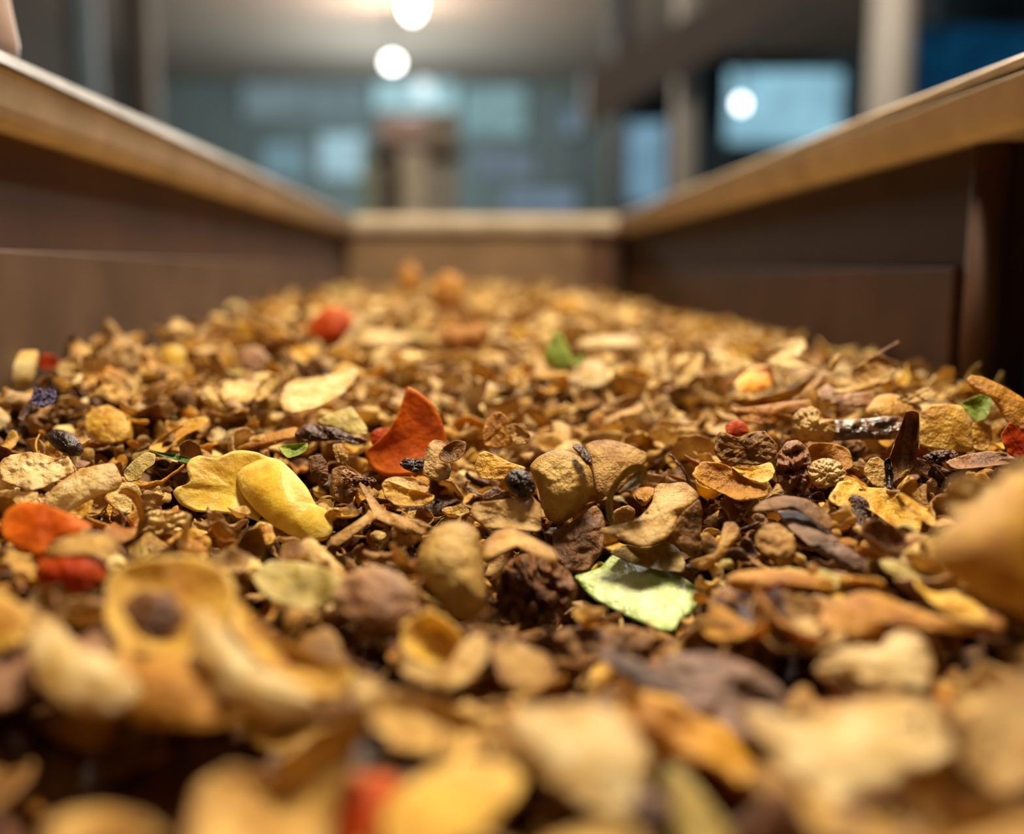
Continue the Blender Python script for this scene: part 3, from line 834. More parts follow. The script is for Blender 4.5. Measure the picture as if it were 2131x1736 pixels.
piece('amber_band', 'amber', [(200, 1370), (280, 1355), (380, 1365), (450, 1400), (520, 1450), (540, 1500), (450, 1520), (330, 1515), (230, 1490)], D=.138, lean=.6, bulge=.2, curl=.3, cr=.06, parent=bl, rnd=.65)
piece('rim_side', 'cream', [(392, 1290), (415, 1258), (445, 1280), (490, 1340), (560, 1392), (640, 1432), (662, 1472), (605, 1512), (520, 1492), (448, 1440), (402, 1365)], D=.139, lean=.5, bulge=.3, curl=.3, cr=.03, t=.0014, parent=bl, rnd=.6, centre=(490, 1410))
T('peel_flake', 'blurred golden leaf-shaped wing right of the hollowed half pepper', 'peel', mat='golden',
  pts=[(455, 1235), (490, 1245), (535, 1285), (590, 1335), (660, 1365), (735, 1390), (745, 1415), (700, 1460), (640, 1450), (580, 1410), (510, 1350), (465, 1290)], D=.150, lean=.8, bulge=-.2, cr=.05, rnd=.6)
T('pepper_piece', 'blurred yellow corner piece at the far left below the orange chunk', 'pepper piece', mat='golden',
  pts=[(-40, 1235), (5, 1235), (45, 1258), (75, 1285), (60, 1330), (10, 1360), (-40, 1370)], D=.15, lean=.8, bulge=.3, rnd=.6)
T('peel_flake', 'blurred mauve-brown mound between the hollowed pepper and the olive stub', 'peel', mat='mauve',
  pts=[(690, 1250), (715, 1200), (770, 1175), (830, 1190), (868, 1235), (878, 1290), (850, 1330), (790, 1310), (730, 1300)], D=.172, lean=.7, lump=.2, cr=.1, rnd=.7)
T('peel_flake', 'blurred olive flake left of the mauve-brown mound', 'peel', mat='olive',
  pts=[(520, 1200), (560, 1165), (630, 1170), (700, 1190), (730, 1215), (700, 1255), (640, 1270), (560, 1250)], D=.182, lean=1.2, cr=.12, rnd=.6)
T('curled_peel', 'blurred cream forked curl below the olive stub', 'peel', 'the blurred forked cream curl', mat='pale',
  pts=[(815, 1372), (850, 1362), (895, 1385), (935, 1385), (955, 1345), (985, 1320), (1015, 1325), (1020, 1365), (985, 1410), (940, 1440), (880, 1425), (835, 1405)], D=.156, lean=.8, cr=.06, centre=(935, 1398), rnd=.6)
T('peel_flake', 'blurred tan flake beside the forked cream curl, under the granular clump', 'peel', mat='tan',
  pts=[(1015, 1345), (1050, 1330), (1090, 1340), (1140, 1360), (1160, 1400), (1140, 1450), (1090, 1460), (1040, 1420)], D=.158, lean=.9, cr=.1, rnd=.45)
T('crumpled_leaf', 'torn brown leaf fragment in the hollow below the pale green pepper piece', 'leaf', mat='brown',
  pts=[(1145, 1340), (1160, 1310), (1195, 1305), (1225, 1315), (1250, 1300), (1300, 1302), (1350, 1312), (1395, 1340), (1400, 1375), (1340, 1390), (1280, 1365), (1220, 1380), (1170, 1375)], D=.180, lean=1.1, cr=.25, crf=7, rag=.04, rnd=.6)
T('bark_slab', 'blurred purple-grey lump of dark bark in front of the torn brown leaf', 'bark', 'the purple-grey bark lump', mat='grey',
  pts=[(1360, 1390), (1400, 1362), (1460, 1358), (1520, 1368), (1575, 1392), (1620, 1425), (1655, 1470), (1648, 1510), (1600, 1530), (1540, 1540), (1460, 1500), (1390, 1450)], D=.152, lean=.9, lump=.18, cr=.15, crf=4, rnd=.4)
T('bark_slab', 'blurred long dark peel running left from the purple-grey bark lump', 'bark', mat='dark',
  pts=[(1235, 1350), (1265, 1352), (1320, 1370), (1380, 1395), (1430, 1430), (1440, 1470), (1390, 1470), (1320, 1430), (1260, 1385)], D=.156, lean=.9, lump=.08, cr=.1, rnd=.8)
T('peel_flake', 'blurred cream two-lobed flake in front of the hooked amber peel', 'peel', 'the two-lobed cream flake', mat='cream',
  pts=[(1686, 1400), (1722, 1360), (1780, 1343), (1835, 1350), (1845, 1325), (1872, 1310), (1908, 1318), (1935, 1350), (1944, 1400), (1932, 1440), (1895, 1425), (1850, 1430), (1800, 1420), (1750, 1398)], D=.152, lean=.9, bulge=.15, cr=.06, rnd=.5)
T('peel_flake', 'large blurred cream triangular flake nearest the lens, right of centre', 'peel', 'the large cream triangular flake', mat='cream',
  pts=[(1545, 1482), (1567, 1468), (1611, 1490), (1655, 1498), (1739, 1475), (1826, 1447), (1930, 1455), (1968, 1510), (2010, 1548), (1935, 1600), (1843, 1640), (1774, 1655), (1722, 1682), (1655, 1640), (1600, 1570), (1560, 1522)], D=.118, lean=1.0, bulge=.12, curl=.05, cr=.05, rnd=.55, t=.001)
T('peel_flake', 'large blurred cream upright flake left of the purple-grey bark lump', 'peel', 'the large cream upright flake', mat='cream',
  pts=[(1050, 1500), (1090, 1472), (1150, 1468), (1210, 1462), (1280, 1478), (1330, 1520), (1360, 1600), (1350, 1690), (1290, 1710), (1210, 1680), (1120, 1620), (1062, 1560)], D=.118, lean=.8, bulge=.25, cr=.05, rnd=.5, t=.001)
T('peel_flake', 'blurred yellow-cream tongue at the bottom centre edge', 'peel', 'the yellow-cream tongue', mat='golden',
  pts=[(790, 1690), (840, 1640), (900, 1600), (980, 1582), (1060, 1590), (1095, 1625), (1060, 1680), (1000, 1740), (900, 1790), (800, 1780)], D=.108, lean=1.1, bulge=.2, cr=.04, rnd=.85)
T('peel_flake', 'blurred tan wedge at the bottom left of the yellow-cream tongue', 'peel', 'the blurred tan wedge', mat='tan',
  pts=[(400, 1640), (480, 1590), (560, 1610), (630, 1570), (700, 1500), (770, 1440), (790, 1470), (745, 1560), (710, 1650), (690, 1790), (380, 1790)], D=.112, lean=.7, cr=.08, rnd=.8)
T('pepper_piece', 'blurred brown-orange piece between the tan wedge and yellow-cream tongue', 'pepper piece', mat='orange',
  pts=[(690, 1640), (740, 1610), (820, 1610), (850, 1650), (800, 1720), (760, 1790), (680, 1790)], D=.114, lean=.7, cr=.05, rnd=.35)
T('peel_flake', 'blurred tan flake at the bottom left corner', 'peel', mat='tan',
  pts=[(90, 1720), (140, 1690), (220, 1680), (300, 1700), (350, 1740), (330, 1800), (90, 1800)], D=.104, lean=.8, cr=.06, rnd=.6)
T('peel_flake', 'blurred pinkish tan flake at the right edge by the cream triangular flake', 'peel', mat='pale',
  pts=[(1995, 1600), (2010, 1520), (2050, 1440), (2100, 1400), (2180, 1390), (2180, 1640), (2080, 1660)], D=.116, lean=.9, cr=.08, rnd=.25)
T('peel_flake', 'blurred brown-amber flake in the bottom right corner', 'peel', mat='tan',
  pts=[(1900, 1760), (1930, 1690), (2010, 1650), (2100, 1650), (2180, 1680), (2180, 1800), (1900, 1800)], D=.1, lean=.9, cr=.08, rnd=.4)
T('peel_strip', 'blurred olive-yellow strip at the bottom edge below the cream upright flake', 'peel', mat='olive',
  pts=[(1380, 1590), (1420, 1600), (1480, 1680), (1530, 1740), (1520, 1800), (1430, 1800), (1400, 1720)], D=.112, lean=.9, cr=.06, rnd=.5)
T('peel_flake', 'blurred tan crumpled flake left of the cream upright flake', 'peel', mat='tan',
  pts=[(760, 1470), (800, 1430), (870, 1440), (950, 1470), (1020, 1500), (1040, 1560), (980, 1580), (900, 1570), (820, 1560), (770, 1520)], D=.132, lean=1.1, cr=.15, rnd=.75)
T('peel_flake', 'blurred dark plum scrap left of the crumpled tan flake', 'peel', mat='black',
  pts=[(690, 1590), (725, 1545), (770, 1515), (810, 1530), (800, 1575), (750, 1600), (710, 1610)], D=.128, lean=.8, cr=.1)
T('peel_flake', 'blurred pale flake below the hollowed pepper and beside the crumpled tan flake', 'peel', mat='pale',
  pts=[(725, 1420), (750, 1400), (790, 1415), (820, 1450), (815, 1490), (770, 1500), (735, 1470)], D=.142, lean=.9, cr=.1, rnd=.5)
# --- far coloured pieces
T('pepper_piece', 'blurred orange-red pepper chunk far back, first of the red ones from the left', 'pepper piece', 'the far orange-red chunk', mat='orange',
  pts=[(638, 690), (645, 668), (672, 645), (690, 638), (715, 642), (738, 665), (736, 690), (715, 708), (680, 712), (650, 706)], D=.44, lean=.4, lump=.4, rnd=.45)
T('pepper_piece', 'blurred bright orange chunk at the back crest of the heap', 'pepper piece', 'the bright orange chunk at the crest', mat=M['amber'],
  pts=[(898, 620), (905, 585), (925, 565), (950, 570), (965, 600), (962, 635), (935, 652), (908, 645)], D=.60, lean=.2, lump=.4, rnd=.55)
T('pepper_piece', 'blurred amber-brown boat-shaped piece in front of the bright orange chunk', 'pepper piece', 'the amber boat-shaped piece', mat='amber',
  pts=[(912, 690), (935, 678), (970, 680), (1005, 670), (1022, 685), (1018, 715), (985, 732), (945, 730), (920, 715)], D=.42, lean=.4, lump=.35, rnd=.25)
T('pepper_piece', 'faint orange scrap on the heap crest, farthest back', 'pepper piece', mat='amber',
  pts=[(828, 590), (835, 560), (852, 545), (870, 560), (874, 604), (850, 622)], D=.80, lean=.2, lump=.4, rnd=.5)
T('pepper_piece', 'bright green drop-shaped pepper piece standing far back', 'pepper piece', 'the green drop-shaped piece', mat='lime',
  pts=[(1158, 682), (1172, 700), (1184, 725), (1192, 752), (1180, 766), (1155, 768), (1134, 755), (1133, 730), (1146, 706)], D=.368, lean=.25, lump=.35, cr=.02, rnd=.55)
T('leaf_scrap', 'small green leaf corner right of the green drop-shaped piece', 'leaf', mat='lime',
  pts=[(1185, 750), (1205, 735), (1222, 738), (1215, 752), (1195, 764)], D=.362, lean=.5, rnd=.3)
T('pepper_chunk', 'blurred yellow-amber chunk far back near the trough end', 'pepper piece', mat='golden',
  pts=[(1140, 650), (1150, 625), (1175, 612), (1205, 618), (1218, 640), (1205, 656), (1170, 660)], D=.56, lean=.4, lump=.35, rnd=.5)
T('pepper_chunk', 'blurred saturated yellow chunk on the left bank', 'pepper piece', 'the saturated yellow chunk', mat='yellow',
  pts=[(332, 745), (342, 722), (365, 718), (385, 728), (388, 760), (370, 778), (345, 772)], D=.375, lean=.4, lump=.3, rnd=.35)
T('peel_flake', 'blurred dusky pink flake right of the saturated yellow chunk', 'peel', mat='mauve',
  pts=[(488, 740), (505, 722), (540, 720), (562, 738), (555, 768), (520, 778), (495, 768)], D=.37, lean=.7, lump=.2, rnd=.7)
T('root_slice', 'long pale slice far back right of the green drop-shaped piece', 'slice', 'the long pale far slice', mat='cream',
  pts=[(1190, 725), (1200, 705), (1250, 698), (1310, 697), (1336, 710), (1330, 728), (1280, 730), (1220, 738)], D=.395, lean=.9, lump=.1, rnd=.4)
T('root_slice', 'long cream sliver right of the far orange-red chunk', 'slice', mat='cream',
  pts=[(748, 688), (770, 680), (830, 690), (865, 698), (868, 716), (830, 722), (780, 718), (750, 706)], D=.42, lean=.9, lump=.12, rnd=.5)
T('peel_flake', 'pinkish cream flake in front of the long pale far slice', 'peel', mat='cream',
  pts=[(1178, 792), (1195, 768), (1220, 748), (1248, 742), (1262, 760), (1270, 795), (1240, 808), (1205, 800)], D=.335, lean=.9, cr=.08, rnd=.35)
T('root_slice', 'pale upright pointed slice left of the bright yellow-orange chunk', 'slice', mat='cream',
  pts=[(1392, 790), (1410, 762), (1440, 740), (1464, 736), (1462, 760), (1445, 785), (1420, 806), (1400, 804)], D=.33, lean=.5, rnd=.6)
T('twig_stub', 'small pale and dark two-toned twig stub behind the smooth tan petal', 'stalk', mat='tan',
  pts=ribbon([(1254, 880), (1285, 868), (1320, 856), (1340, 845)], [14, 18, 18, 14]), D=.29, lump=.12, centre=(1300, 863), rnd=.5)

T('crumb_cluster', 'dark brown granular clump in the hollow under the arching rolled peel', 'crumb', mat='brown',
  pts=[(1035, 1200), (1060, 1165), (1095, 1150), (1150, 1160), (1185, 1190), (1205, 1235), (1170, 1290), (1110, 1325), (1060, 1300), (1030, 1245)], D=.2085, lean=.7, lump=.4, cr=.35, crf=10, rag=.04, rnd=.12)
T('peel_flake', 'brown leathery skin wrapped round the foot of the ochre bulb', 'peel', mat='brown',
  pts=[(1150, 1105), (1195, 1085), (1240, 1048), (1262, 1085), (1255, 1150), (1218, 1192), (1178, 1192), (1150, 1150)], D=.228, lean=.7, bulge=.2, cr=.15, rnd=.2)
T('bark_chip', 'mottled brown pitted lump left of the crusty granular pale chip', 'bark', mat='mauve',
  pts=[(1618, 945), (1635, 920), (1662, 915), (1685, 935), (1692, 985), (1672, 1032), (1638, 1034), (1612, 990)], D=.243, lean=.4, lump=.4, cr=.3, crf=9, rag=.04, rnd=.3)
T('crumb_cluster', 'crusty granular pale chip below the knobbly root stub', 'crumb', mat='cream',
  pts=[(1678, 985), (1690, 960), (1720, 952), (1750, 962), (1764, 988), (1742, 1012), (1700, 1018)], D=.239, lean=.6, lump=.4, cr=.25, crf=10, rag=.03, rnd=.35)
T('peel_flake', 'amber translucent panel standing beneath the head of the knobbly root stub', 'peel', mat='amber',
  pts=[(1672, 940), (1690, 922), (1735, 922), (1768, 935), (1778, 975), (1740, 985), (1695, 975)], D=.250, lean=.3, rnd=.35)
T('bark_chip', 'dark granular scrap wedged between the squarish golden skin and the wood-like leaf', 'bark', mat='dark',
  pts=[(1918, 950), (1945, 938), (1985, 935), (1998, 948), (1970, 962), (1935, 966)], D=.245, lean=.8, lump=.4, cr=.3, crf=10)
# ------------------------------------------------------------------ the mass of flakes
KINDS = {   # name: (category, shape words, length range m, aspect, bend, cup, crumple, thickness)
    'peel_flake': ('peel', 'flake', (.008, .019), (.45, .85), (.6, 2.6), .2, .13, .0006),
    'curled_peel': ('peel', 'curled peel', (.009, .020), (.45, .8), (2.0, 4.2), .1, .07, .0007),
    'peel_strip': ('peel', 'narrow strip', (.013, .028), (.16, .3), (.5, 2.4), .05, .06, .0008),
    'husk_shell': ('husk', 'cupped husk', (.008, .016), (.6, .95), (.2, .8), .9, .08, .0006),
    'crumpled_leaf': ('leaf', 'crumpled leaf', (.009, .019), (.5, .9), (1.0, 3.0), .2, .28, .0004),
    'root_chip': ('chip', 'thick chip', (.005, .011), (.5, .9), (.0, .5), .1, .10, .0022),
}
ZONES = {
    'far': 'cream*34 pale*36 tan*18 golden*8 amber*4 brown*3 olive*3',
    'left': 'cream*18 pale*26 tan*24 golden*8 amber*8 brown*12 dark*4 olive*6',
    'mid': 'pale*24 tan*30 brown*16 amber*16 cream*6 olive*6 dark*5 golden*8 mauve*3',
    'right': 'tan*24 amber*20 brown*18 golden*10 pale*12 mauve*8 dark*6 olive*4',
    'near': 'tan*26 pale*18 brown*22 amber*20 golden*6 mauve*4 dark*4',
    'deep': 'brown*34 amber*14 dark*20 tan*20 mauve*12',  # dark mix: shade of hollows and lower layers put into the colour
}
ZT = {}
for zn, s in ZONES.items():
    ks, ws = zip(*[(a.split('*')[0], float(a.split('*')[1])) for a in s.split()])
    ZT[zn] = (ks, np.array(ws) / sum(ws))


def flake(kind, size, rng, nr, na):
    cat, word, (l0, l1), asp, bend, cup, cr, th = KINDS[kind]
    L = size * rng.uniform(l0, l1)
    W = L * rng.uniform(*asp)
    a = np.linspace(0, 2 * math.pi, na, endpoint=False)
    rag = {'crumpled_leaf': .22, 'peel_flake': .16, 'root_chip': .12, 'husk_shell': .10}.get(kind, .09)
    rad = 1 + rag * 1.5 * saw(a, rng, rng.randint(5, 9)) + rag * .7 * saw(a, rng, 18)
    pw = rng.uniform(.75, 1.2)
    ca, sa = np.cos(a), np.sin(a)
    ox, oy = np.sign(ca) * np.abs(ca) ** pw * rad * L / 2, np.sign(sa) * np.abs(sa) ** pw * rad * W / 2
    if rng.rand() < .5 and kind != 'root_chip':      # pointed, leaf-like outline
        oy = oy * (1 - rng.uniform(.4, .85) * np.abs(ca) ** 2) * (1 + .35 * ca * rng.choice([-1, 1])) * 1.25
    ox = ox + rng.uniform(-.35, .35) * oy
    r = rads(nr)
    X = np.concatenate([[0], (r[:, None] * ox).ravel()])
    Y = np.concatenate([[0], (r[:, None] * oy).ravel()])
    R = np.concatenate([[0], np.repeat(r, na)])
    S = L / 2
    Z = cup * W / 2 * (R ** 2) * rng.choice([-1, 1, 1])
    XYn = np.stack([X, Y], 1) / S
    Z = Z + cr * S * (.6 * fbm(XYn, 3.0, rng, 2) + .9 * ridge(XYn, 2.6, rng, 3))
    an = np.arctan2(Y, X)
    Z = Z + .10 * S * R ** 3 * sum(np.sin(f * an + rng.uniform(0, 6.28)) * rng.uniform(.2, 1) / f ** .5 for f in (2, 3, 5))
    th_ = rng.normal(0, .5) + (math.pi / 2 if rng.rand() < .35 else 0)
    dc, dsn = math.cos(th_), math.sin(th_)
    s, tq = X * dc + Y * dsn, -X * dsn + Y * dc
    k = rng.uniform(*bend) / (2 * (abs(dc) * L / 2 + abs(dsn) * W / 2)) * rng.choice([-1, 1, 1])
    if abs(k) < 1e-3:
        k = 1e-3
    ks = k * s * (1 + .5 * np.abs(s) / S * (kind == 'curled_peel'))
    tw = rng.normal(0, .5 if kind != 'peel_strip' else .9) * tq / S * 0 + rng.normal(0, .5) * tq / S
    rr = 1 / k - Z
    x2 = rr * np.sin(ks)
    z2 = 1 / k - rr * np.cos(ks)
    nx, nz = -np.sin(ks), np.cos(ks)
    x3, z3 = x2, z2 + tw * tq * .5
    n_in = 1 + (nr - 1) * na
    t = th * rng.uniform(.7, 1.4) * size
    if kind == 'root_chip':
        tk = t * np.clip(1 - R[:n_in] ** 3, 0, 1) ** .5 * (1 + .35 * ridge(XYn[:n_in], 3.5, rng, 2))
    else:
        tk = t / 2 * np.ones(n_in)
    xf, zf = x3.copy(), z3.copy()
    xf[:n_in] += nx[:n_in] * tk
    zf[:n_in] += nz[:n_in] * tk
    xb, zb = x3[:n_in] - nx[:n_in] * tk, z3[:n_in] - nz[:n_in] * tk
    P = np.stack([np.concatenate([xf, xb[1:], xb[:1]]), np.concatenate([tq, tq[1:n_in], tq[:1]]), np.concatenate([zf, zb[1:], zb[:1]])], 1)
    ct, st_ = dc, dsn
    P = np.stack([P[:, 0] * ct - P[:, 1] * st_, P[:, 0] * st_ + P[:, 1] * ct, P[:, 2]], 1)
    P -= P.mean(0)
    e = np.concatenate([R, R[1:n_in], R[:1]])
    return P, e, L, W


def rotm(rng, tilt):
    az, ti, sp = rng.uniform(0, 6.28), abs(rng.normal(0, tilt)), rng.uniform(0, 6.28)
    a = np.array([[_c(sp), -_s(sp), 0], [_s(sp), _c(sp), 0], [0, 0, 1]])
    b = np.array([[1, 0, 0], [0, _c(ti), -_s(ti)], [0, _s(ti), _c(ti)]])
    d = np.array([[_c(az), -_s(az), 0], [_s(az), _c(az), 0], [0, 0, 1]])
    return d @ b @ a


# hollows in the heap where no loose flake lies on top
HOLLOWS = [(-60, 580, 1480, 1660), (1000, 1200, 1180, 1340), (1380, 1450, 1290, 1390), (1880, 2200, 1285, 1440), (1440, 1570, 1550, 1760), (1000, 1300, 1690, 1760),
           (610, 690, 960, 1060), (0, 110, 860, 930), (190, 260, 1020, 1110)]
rng = np.random.RandomState(77)
FL = []
knames = list(KINDS)


def spots():
    # layers of flakes: (x, y, depth below the surface, size factor, layer)
    for (ya, yb, n, sz) in ((.085, .16, 200, 1.2), (.16, .24, 800, .74), (.24, .29, 620, .80), (.29, .35, 620, .92), (.35, .50, 900, 1.0), (.50, .80, 900, 1.1), (.80, 1.11, 620, 1.3)):
        for i in range(n):
            y = rng.uniform(ya, yb)
            hw = y * 1085 / F * 1.06 + .012
            xc = y * 30 / F
            x0, x1 = max(XL + .006, xc - hw), min(XR - .006, xc + hw)
            x = rng.uniform(x0, x1)
            lay = i % 3
            yield x, y, (.0, .0035, .008)[lay], sz, lay


for (x, y, dz, sz, lay) in spots():
    near = y < .34
    kind = rng.choice(knames, p=[.34, .15, .12, .12, .17, .10] if lay == 0 else [.40, .08, .10, .14, .20, .08])
    nr, na = (9, 36) if near else ((6, 22) if y < .6 else (5, 14))
    P, e, L, W = flake(kind, sz * (1 if lay == 0 else 1.15), rng, nr, na)
    ok = False
    for _try in range(3):
        Q = P @ rotm(rng, .75 if lay == 0 else .5).T
        z = float(surf(x, y)) - dz + rng.normal(0, .0015) + (.10 * L if lay == 0 else 0)
        V = Q + np.array([x, y, z])
        V[:, 0] = np.clip(V[:, 0], XL + .004, XR - .004)
        V[:, 1] = np.minimum(V[:, 1], YB - .005)
        V[:, 0] = np.where(V[:, 1] > YB - .016, np.minimum(V[:, 0], XR - .0135), V[:, 0])
        px, py, d = proj(V)
        if d.min() < .07 or V[:, 2].max() > CAM[2] - .008 + (.004 if y > .6 else 0):
            continue
        bx, by = (px / BS).astype(int), (py / BS).astype(int)
        m = (bx >= 0) & (bx < BW) & (by >= 0) & (by < BH)
        if m.any():
            cov = (zbuf[by[m], bx[m]] > d[m] + .0005) & (zbuf[by[m], bx[m]] < 5)
            if cov.mean() > .05:
                continue
        ok = True
        break
    if not ok:
        continue
    cx, cy = float(np.median(px)), float(np.median(py))
    if lay < 2 and -80 < cx < 570 and 1490 < cy < 1650:
        continue
    if lay == 0 and any(x0 < cx < x1 and y0 < cy < y1 for x0, x1, y0, y1 in HOLLOWS):
        continue
    if y > .275 and (lay < 2 or y > .33):
        zn = 'far'
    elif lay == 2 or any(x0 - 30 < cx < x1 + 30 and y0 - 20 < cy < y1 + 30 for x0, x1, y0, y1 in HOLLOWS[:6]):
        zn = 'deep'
    elif y < .17:
        zn = 'near'
    elif cx < 650:
        zn = 'left'
    elif cx < 1500:
        zn = 'mid'
    else:
        zn = 'right'
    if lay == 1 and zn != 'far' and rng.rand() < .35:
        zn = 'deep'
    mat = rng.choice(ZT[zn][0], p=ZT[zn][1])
    FL.append(dict(kind=kind, V=V, e=e, top=(nr, na), mat=mat, c=(cx, cy), d=float(np.median(d)), L=L, W=W, px=px, py=py, dd=d, rnd=rng.rand(), lay=lay, y=y))

# flakes beside the view, so that the heap goes on to the boards
for i in range(900):
    y = rng.uniform(-.13, .34)
    x = rng.uniform(XL + .01, XR - .014)
    px, py, d = proj(np.array([x, y, float(surf(x, y))]))
    if d > .03 and -140 < px < 2270 and py < 1900:
        continue
    P, e, L, W = flake(rng.choice(knames[:5]), 1.1, rng, 5, 16)
    V = P @ rotm(rng, .5).T + np.array([x, y, float(surf(x, y)) - .002 * (i % 3)])
    V[:, 0] = np.clip(V[:, 0], XL + .004, XR - .004)
    if V[:, 1].min() < YF + .006:
        continue
    px, py, d = proj(V)
    if ((px > -40) & (px < 2171) & (py > -40) & (py < 1776) & (d > .01)).any():
        continue
    FL.append(dict(kind='root_chip', V=V, e=e, top=(5, 16), mat=rng.choice(ZT['mid'][0], p=ZT['mid'][1]), c=(0, 0), d=1.0, L=0, W=0, px=px, py=py, dd=d, rnd=rng.rand(), lay=0, y=y))

# tiny crumbs and shreds in the sharp zone: part of the loose litter
for i in range(1000):
    y = rng.uniform(.17, .36)
    hw = y * 1085 / F * 1.05
    x = rng.uniform(max(XL + .008, y * 30 / F - hw), min(XR - .008, y * 30 / F + hw))
    P, e, L, W = flake(rng.choice(['crumpled_leaf', 'peel_strip', 'peel_flake', 'husk_shell']), rng.uniform(.22, .5), rng, 4, 14)
    V = P @ rotm(rng, 1.0).T + np.array([x, y, float(surf(x, y)) + rng.uniform(-.005, .003)])
    px, py, d = proj(V)
    bx, by = np.clip((px / BS).astype(int), 0, BW - 1), np.clip((py / BS).astype(int), 0, BH - 1)
    if ((zbuf[by, bx] > d) & (zbuf[by, bx] < 5)).mean() > (.0 if i % 6 else .9):
        continue
    zn = rng.choice(['mid', 'deep', 'left', 'right'], p=[.4, .3, .15, .15])
    FL.append(dict(kind='root_chip', V=V, e=e, top=(4, 14), mat=rng.choice(ZT[zn][0], p=ZT[zn][1]), c=(0, 0), d=float(d.mean()), L=0, W=0, px=px, py=py, dd=d, rnd=rng.rand(), lay=0, y=y))

# which of them show, and how large: depth splat of all vertices in 10 px cells
GW, GH = 214, 174
zb = np.full((GH, GW), 9.0)
hz = zbuf[2::5, 2::5]
zb[:hz.shape[0], :hz.shape[1]] = np.minimum(zb[:hz.shape[0], :hz.shape[1]], hz[:GH, :GW])
for f in FL:
    gx, gy = (f['px'] / 10).astype(int), (f['py'] / 10).astype(int)
    m = (gx >= 0) & (gx < GW) & (gy >= 0) & (gy < GH)
    f['g'] = (gx[m], gy[m], f['dd'][m])
    np.minimum.at(zb, (gy[m], gx[m]), f['dd'][m])
for f in FL:
    gx, gy, d = f['g']
    tol = .004 if f['y'] < .4 else .012
    vis = (d < zb[gy, gx] + tol).sum() / len(f['px']) if len(gx) else 0
    A = (f['L'] * F / f['d']) * (f['W'] * F / f['d'])
    f['score'] = vis * A if vis > .10 else 0
FL.sort(key=lambda f: -f['score'])
TAKE, cnt, rest = [], {}, []
for f in FL:
    if f['score'] > 170 and cnt.get(f['kind'], 0) < 240 and len(TAKE) < 820:
        cnt[f['kind']] = cnt.get(f['kind'], 0) + 1
        TAKE.append(f)
    else:
        rest.append(f)
print('FLAKES', len(FL), 'single', len(TAKE), cnt, 'rest', len(rest))

SH = {'cream': 'cream', 'pale': 'pale straw', 'tan': 'tan', 'amber': 'amber', 'golden': 'golden', 'brown': 'brown', 'dark': 'dark brown', 'olive': 'olive', 'mauve': 'dusky brown'}
LMN = [m[0] for m in MARKS]
LMP = np.array([m[1] for m in MARKS])
groups = {}
for f in TAKE:
    c = np.array(f['c'])
    dv = (c - LMP) * np.array([1, 1.4])
    j = int(np.argmin((dv ** 2).sum(1)))
    f['dist'] = float(np.linalg.norm(dv[j]))
    v = dv[j]
    rel = ('right of' if v[0] > 0 else 'left of') if abs(v[0]) > abs(v[1]) else ('in front of' if v[1] > 0 else 'behind')
    spx = f['L'] * F / f['d']
    size = 'small' if f['L'] < .0095 else ('large' if f['L'] > .0155 else '')
    if f['kind'] == 'peel_strip':
        size = 'short' if f['L'] < .016 else ('long' if f['L'] > .022 else '')
    f['txt'] = (f"{size} {SH[f['mat']]} {KINDS[f['kind']][1]}".strip(), rel, LMN[j])
    groups.setdefault(f['txt'], []).append(f)
ORD = ['nearest', 'second-nearest', 'third-nearest', 'fourth-nearest', 'fifth-nearest', 'sixth-nearest', 'seventh-nearest', 'eighth-nearest', 'ninth-nearest', 'tenth-nearest']
for (noun, rel, lm), fs in groups.items():
    fs.sort(key=lambda f: f['dist'])
    for i, f in enumerate(fs):
        f['label'] = f"{noun} {rel} {lm}" if len(fs) == 1 else f"{ORD[min(i, 9)]} {noun} {rel} {lm}"
GRP = {'peel_flake': 'dried flakes in the trough', 'curled_peel': 'curled peels in the trough', 'peel_strip': 'peel strips in the trough',
       'husk_shell': 'cupped husks in the trough', 'crumpled_leaf': 'crumpled leaves in the trough', 'root_chip': 'thick chips in the trough'}
for f in TAKE:
    V = f['V']
    q, t, _n = topo(*f['top'])
    o = build(f['kind'], V, q, t, M[f['mat']], None, (*V.mean(0)[:2], V[:, 2].min()), f['e'], f['rnd'])
    tag(o, f['label'], KINDS[f['kind']][0], GRP[f['kind']])

mn = sorted({f['mat'] for f in rest})
Vs, qs, ts, es, rs, fq, ft, b = [], [], [], [], [], [], [], 0
for f in rest:
    q, t, n = topo(*f['top'])
    Vs.append(f['V'])
    qs.append(q + b)
    ts.append(t + b)
    es.append(f['e'])
    rs.append(np.full(n, f['rnd']))
    fq.append(np.full(len(q), mn.index(f['mat'])))
    ft.append(np.full(len(t), mn.index(f['mat'])))
    b += n
# fine crumbs underneath: a lumpy bed that closes the gaps
nx, ny = 150, 420
gx = np.linspace(XL + .006, XR - .0135, nx)
gy = YF + .01 + (YB - YF - .016) * np.linspace(0, 1, ny) ** 1.4
X, Y = np.meshgrid(gx, gy)
P2 = np.stack([X.ravel(), Y.ravel()], 1)
Zt = surf(X, Y).ravel() - .012 + .0022 * fbm(P2, 420, rng, 3) + .002 * fbm(P2, 120, rng, 2)
V = np.column_stack([P2, Zt])
I = np.arange(nx - 1)
q = np.concatenate([np.stack([j * nx + I, j * nx + I + 1, (j + 1) * nx + I + 1, (j + 1) * nx + I], 1) for j in range(ny - 1)])
rim = np.concatenate([np.arange(nx), np.arange(1, ny) * nx + nx - 1, (ny - 1) * nx + np.arange(nx - 2, -1, -1), np.arange(ny - 2, 0, -1) * nx])
Vb = V[rim].copy()
Vb[:, 2] = .8228
nb = len(V)
k = len(rim)
q2 = np.stack([rim, nb + np.arange(k), nb + (np.arange(k) + 1) % k, np.roll(rim, -1)], 1)
Vs.append(np.vstack([V, Vb]))
qs.append(np.concatenate([q, q2]) + b)
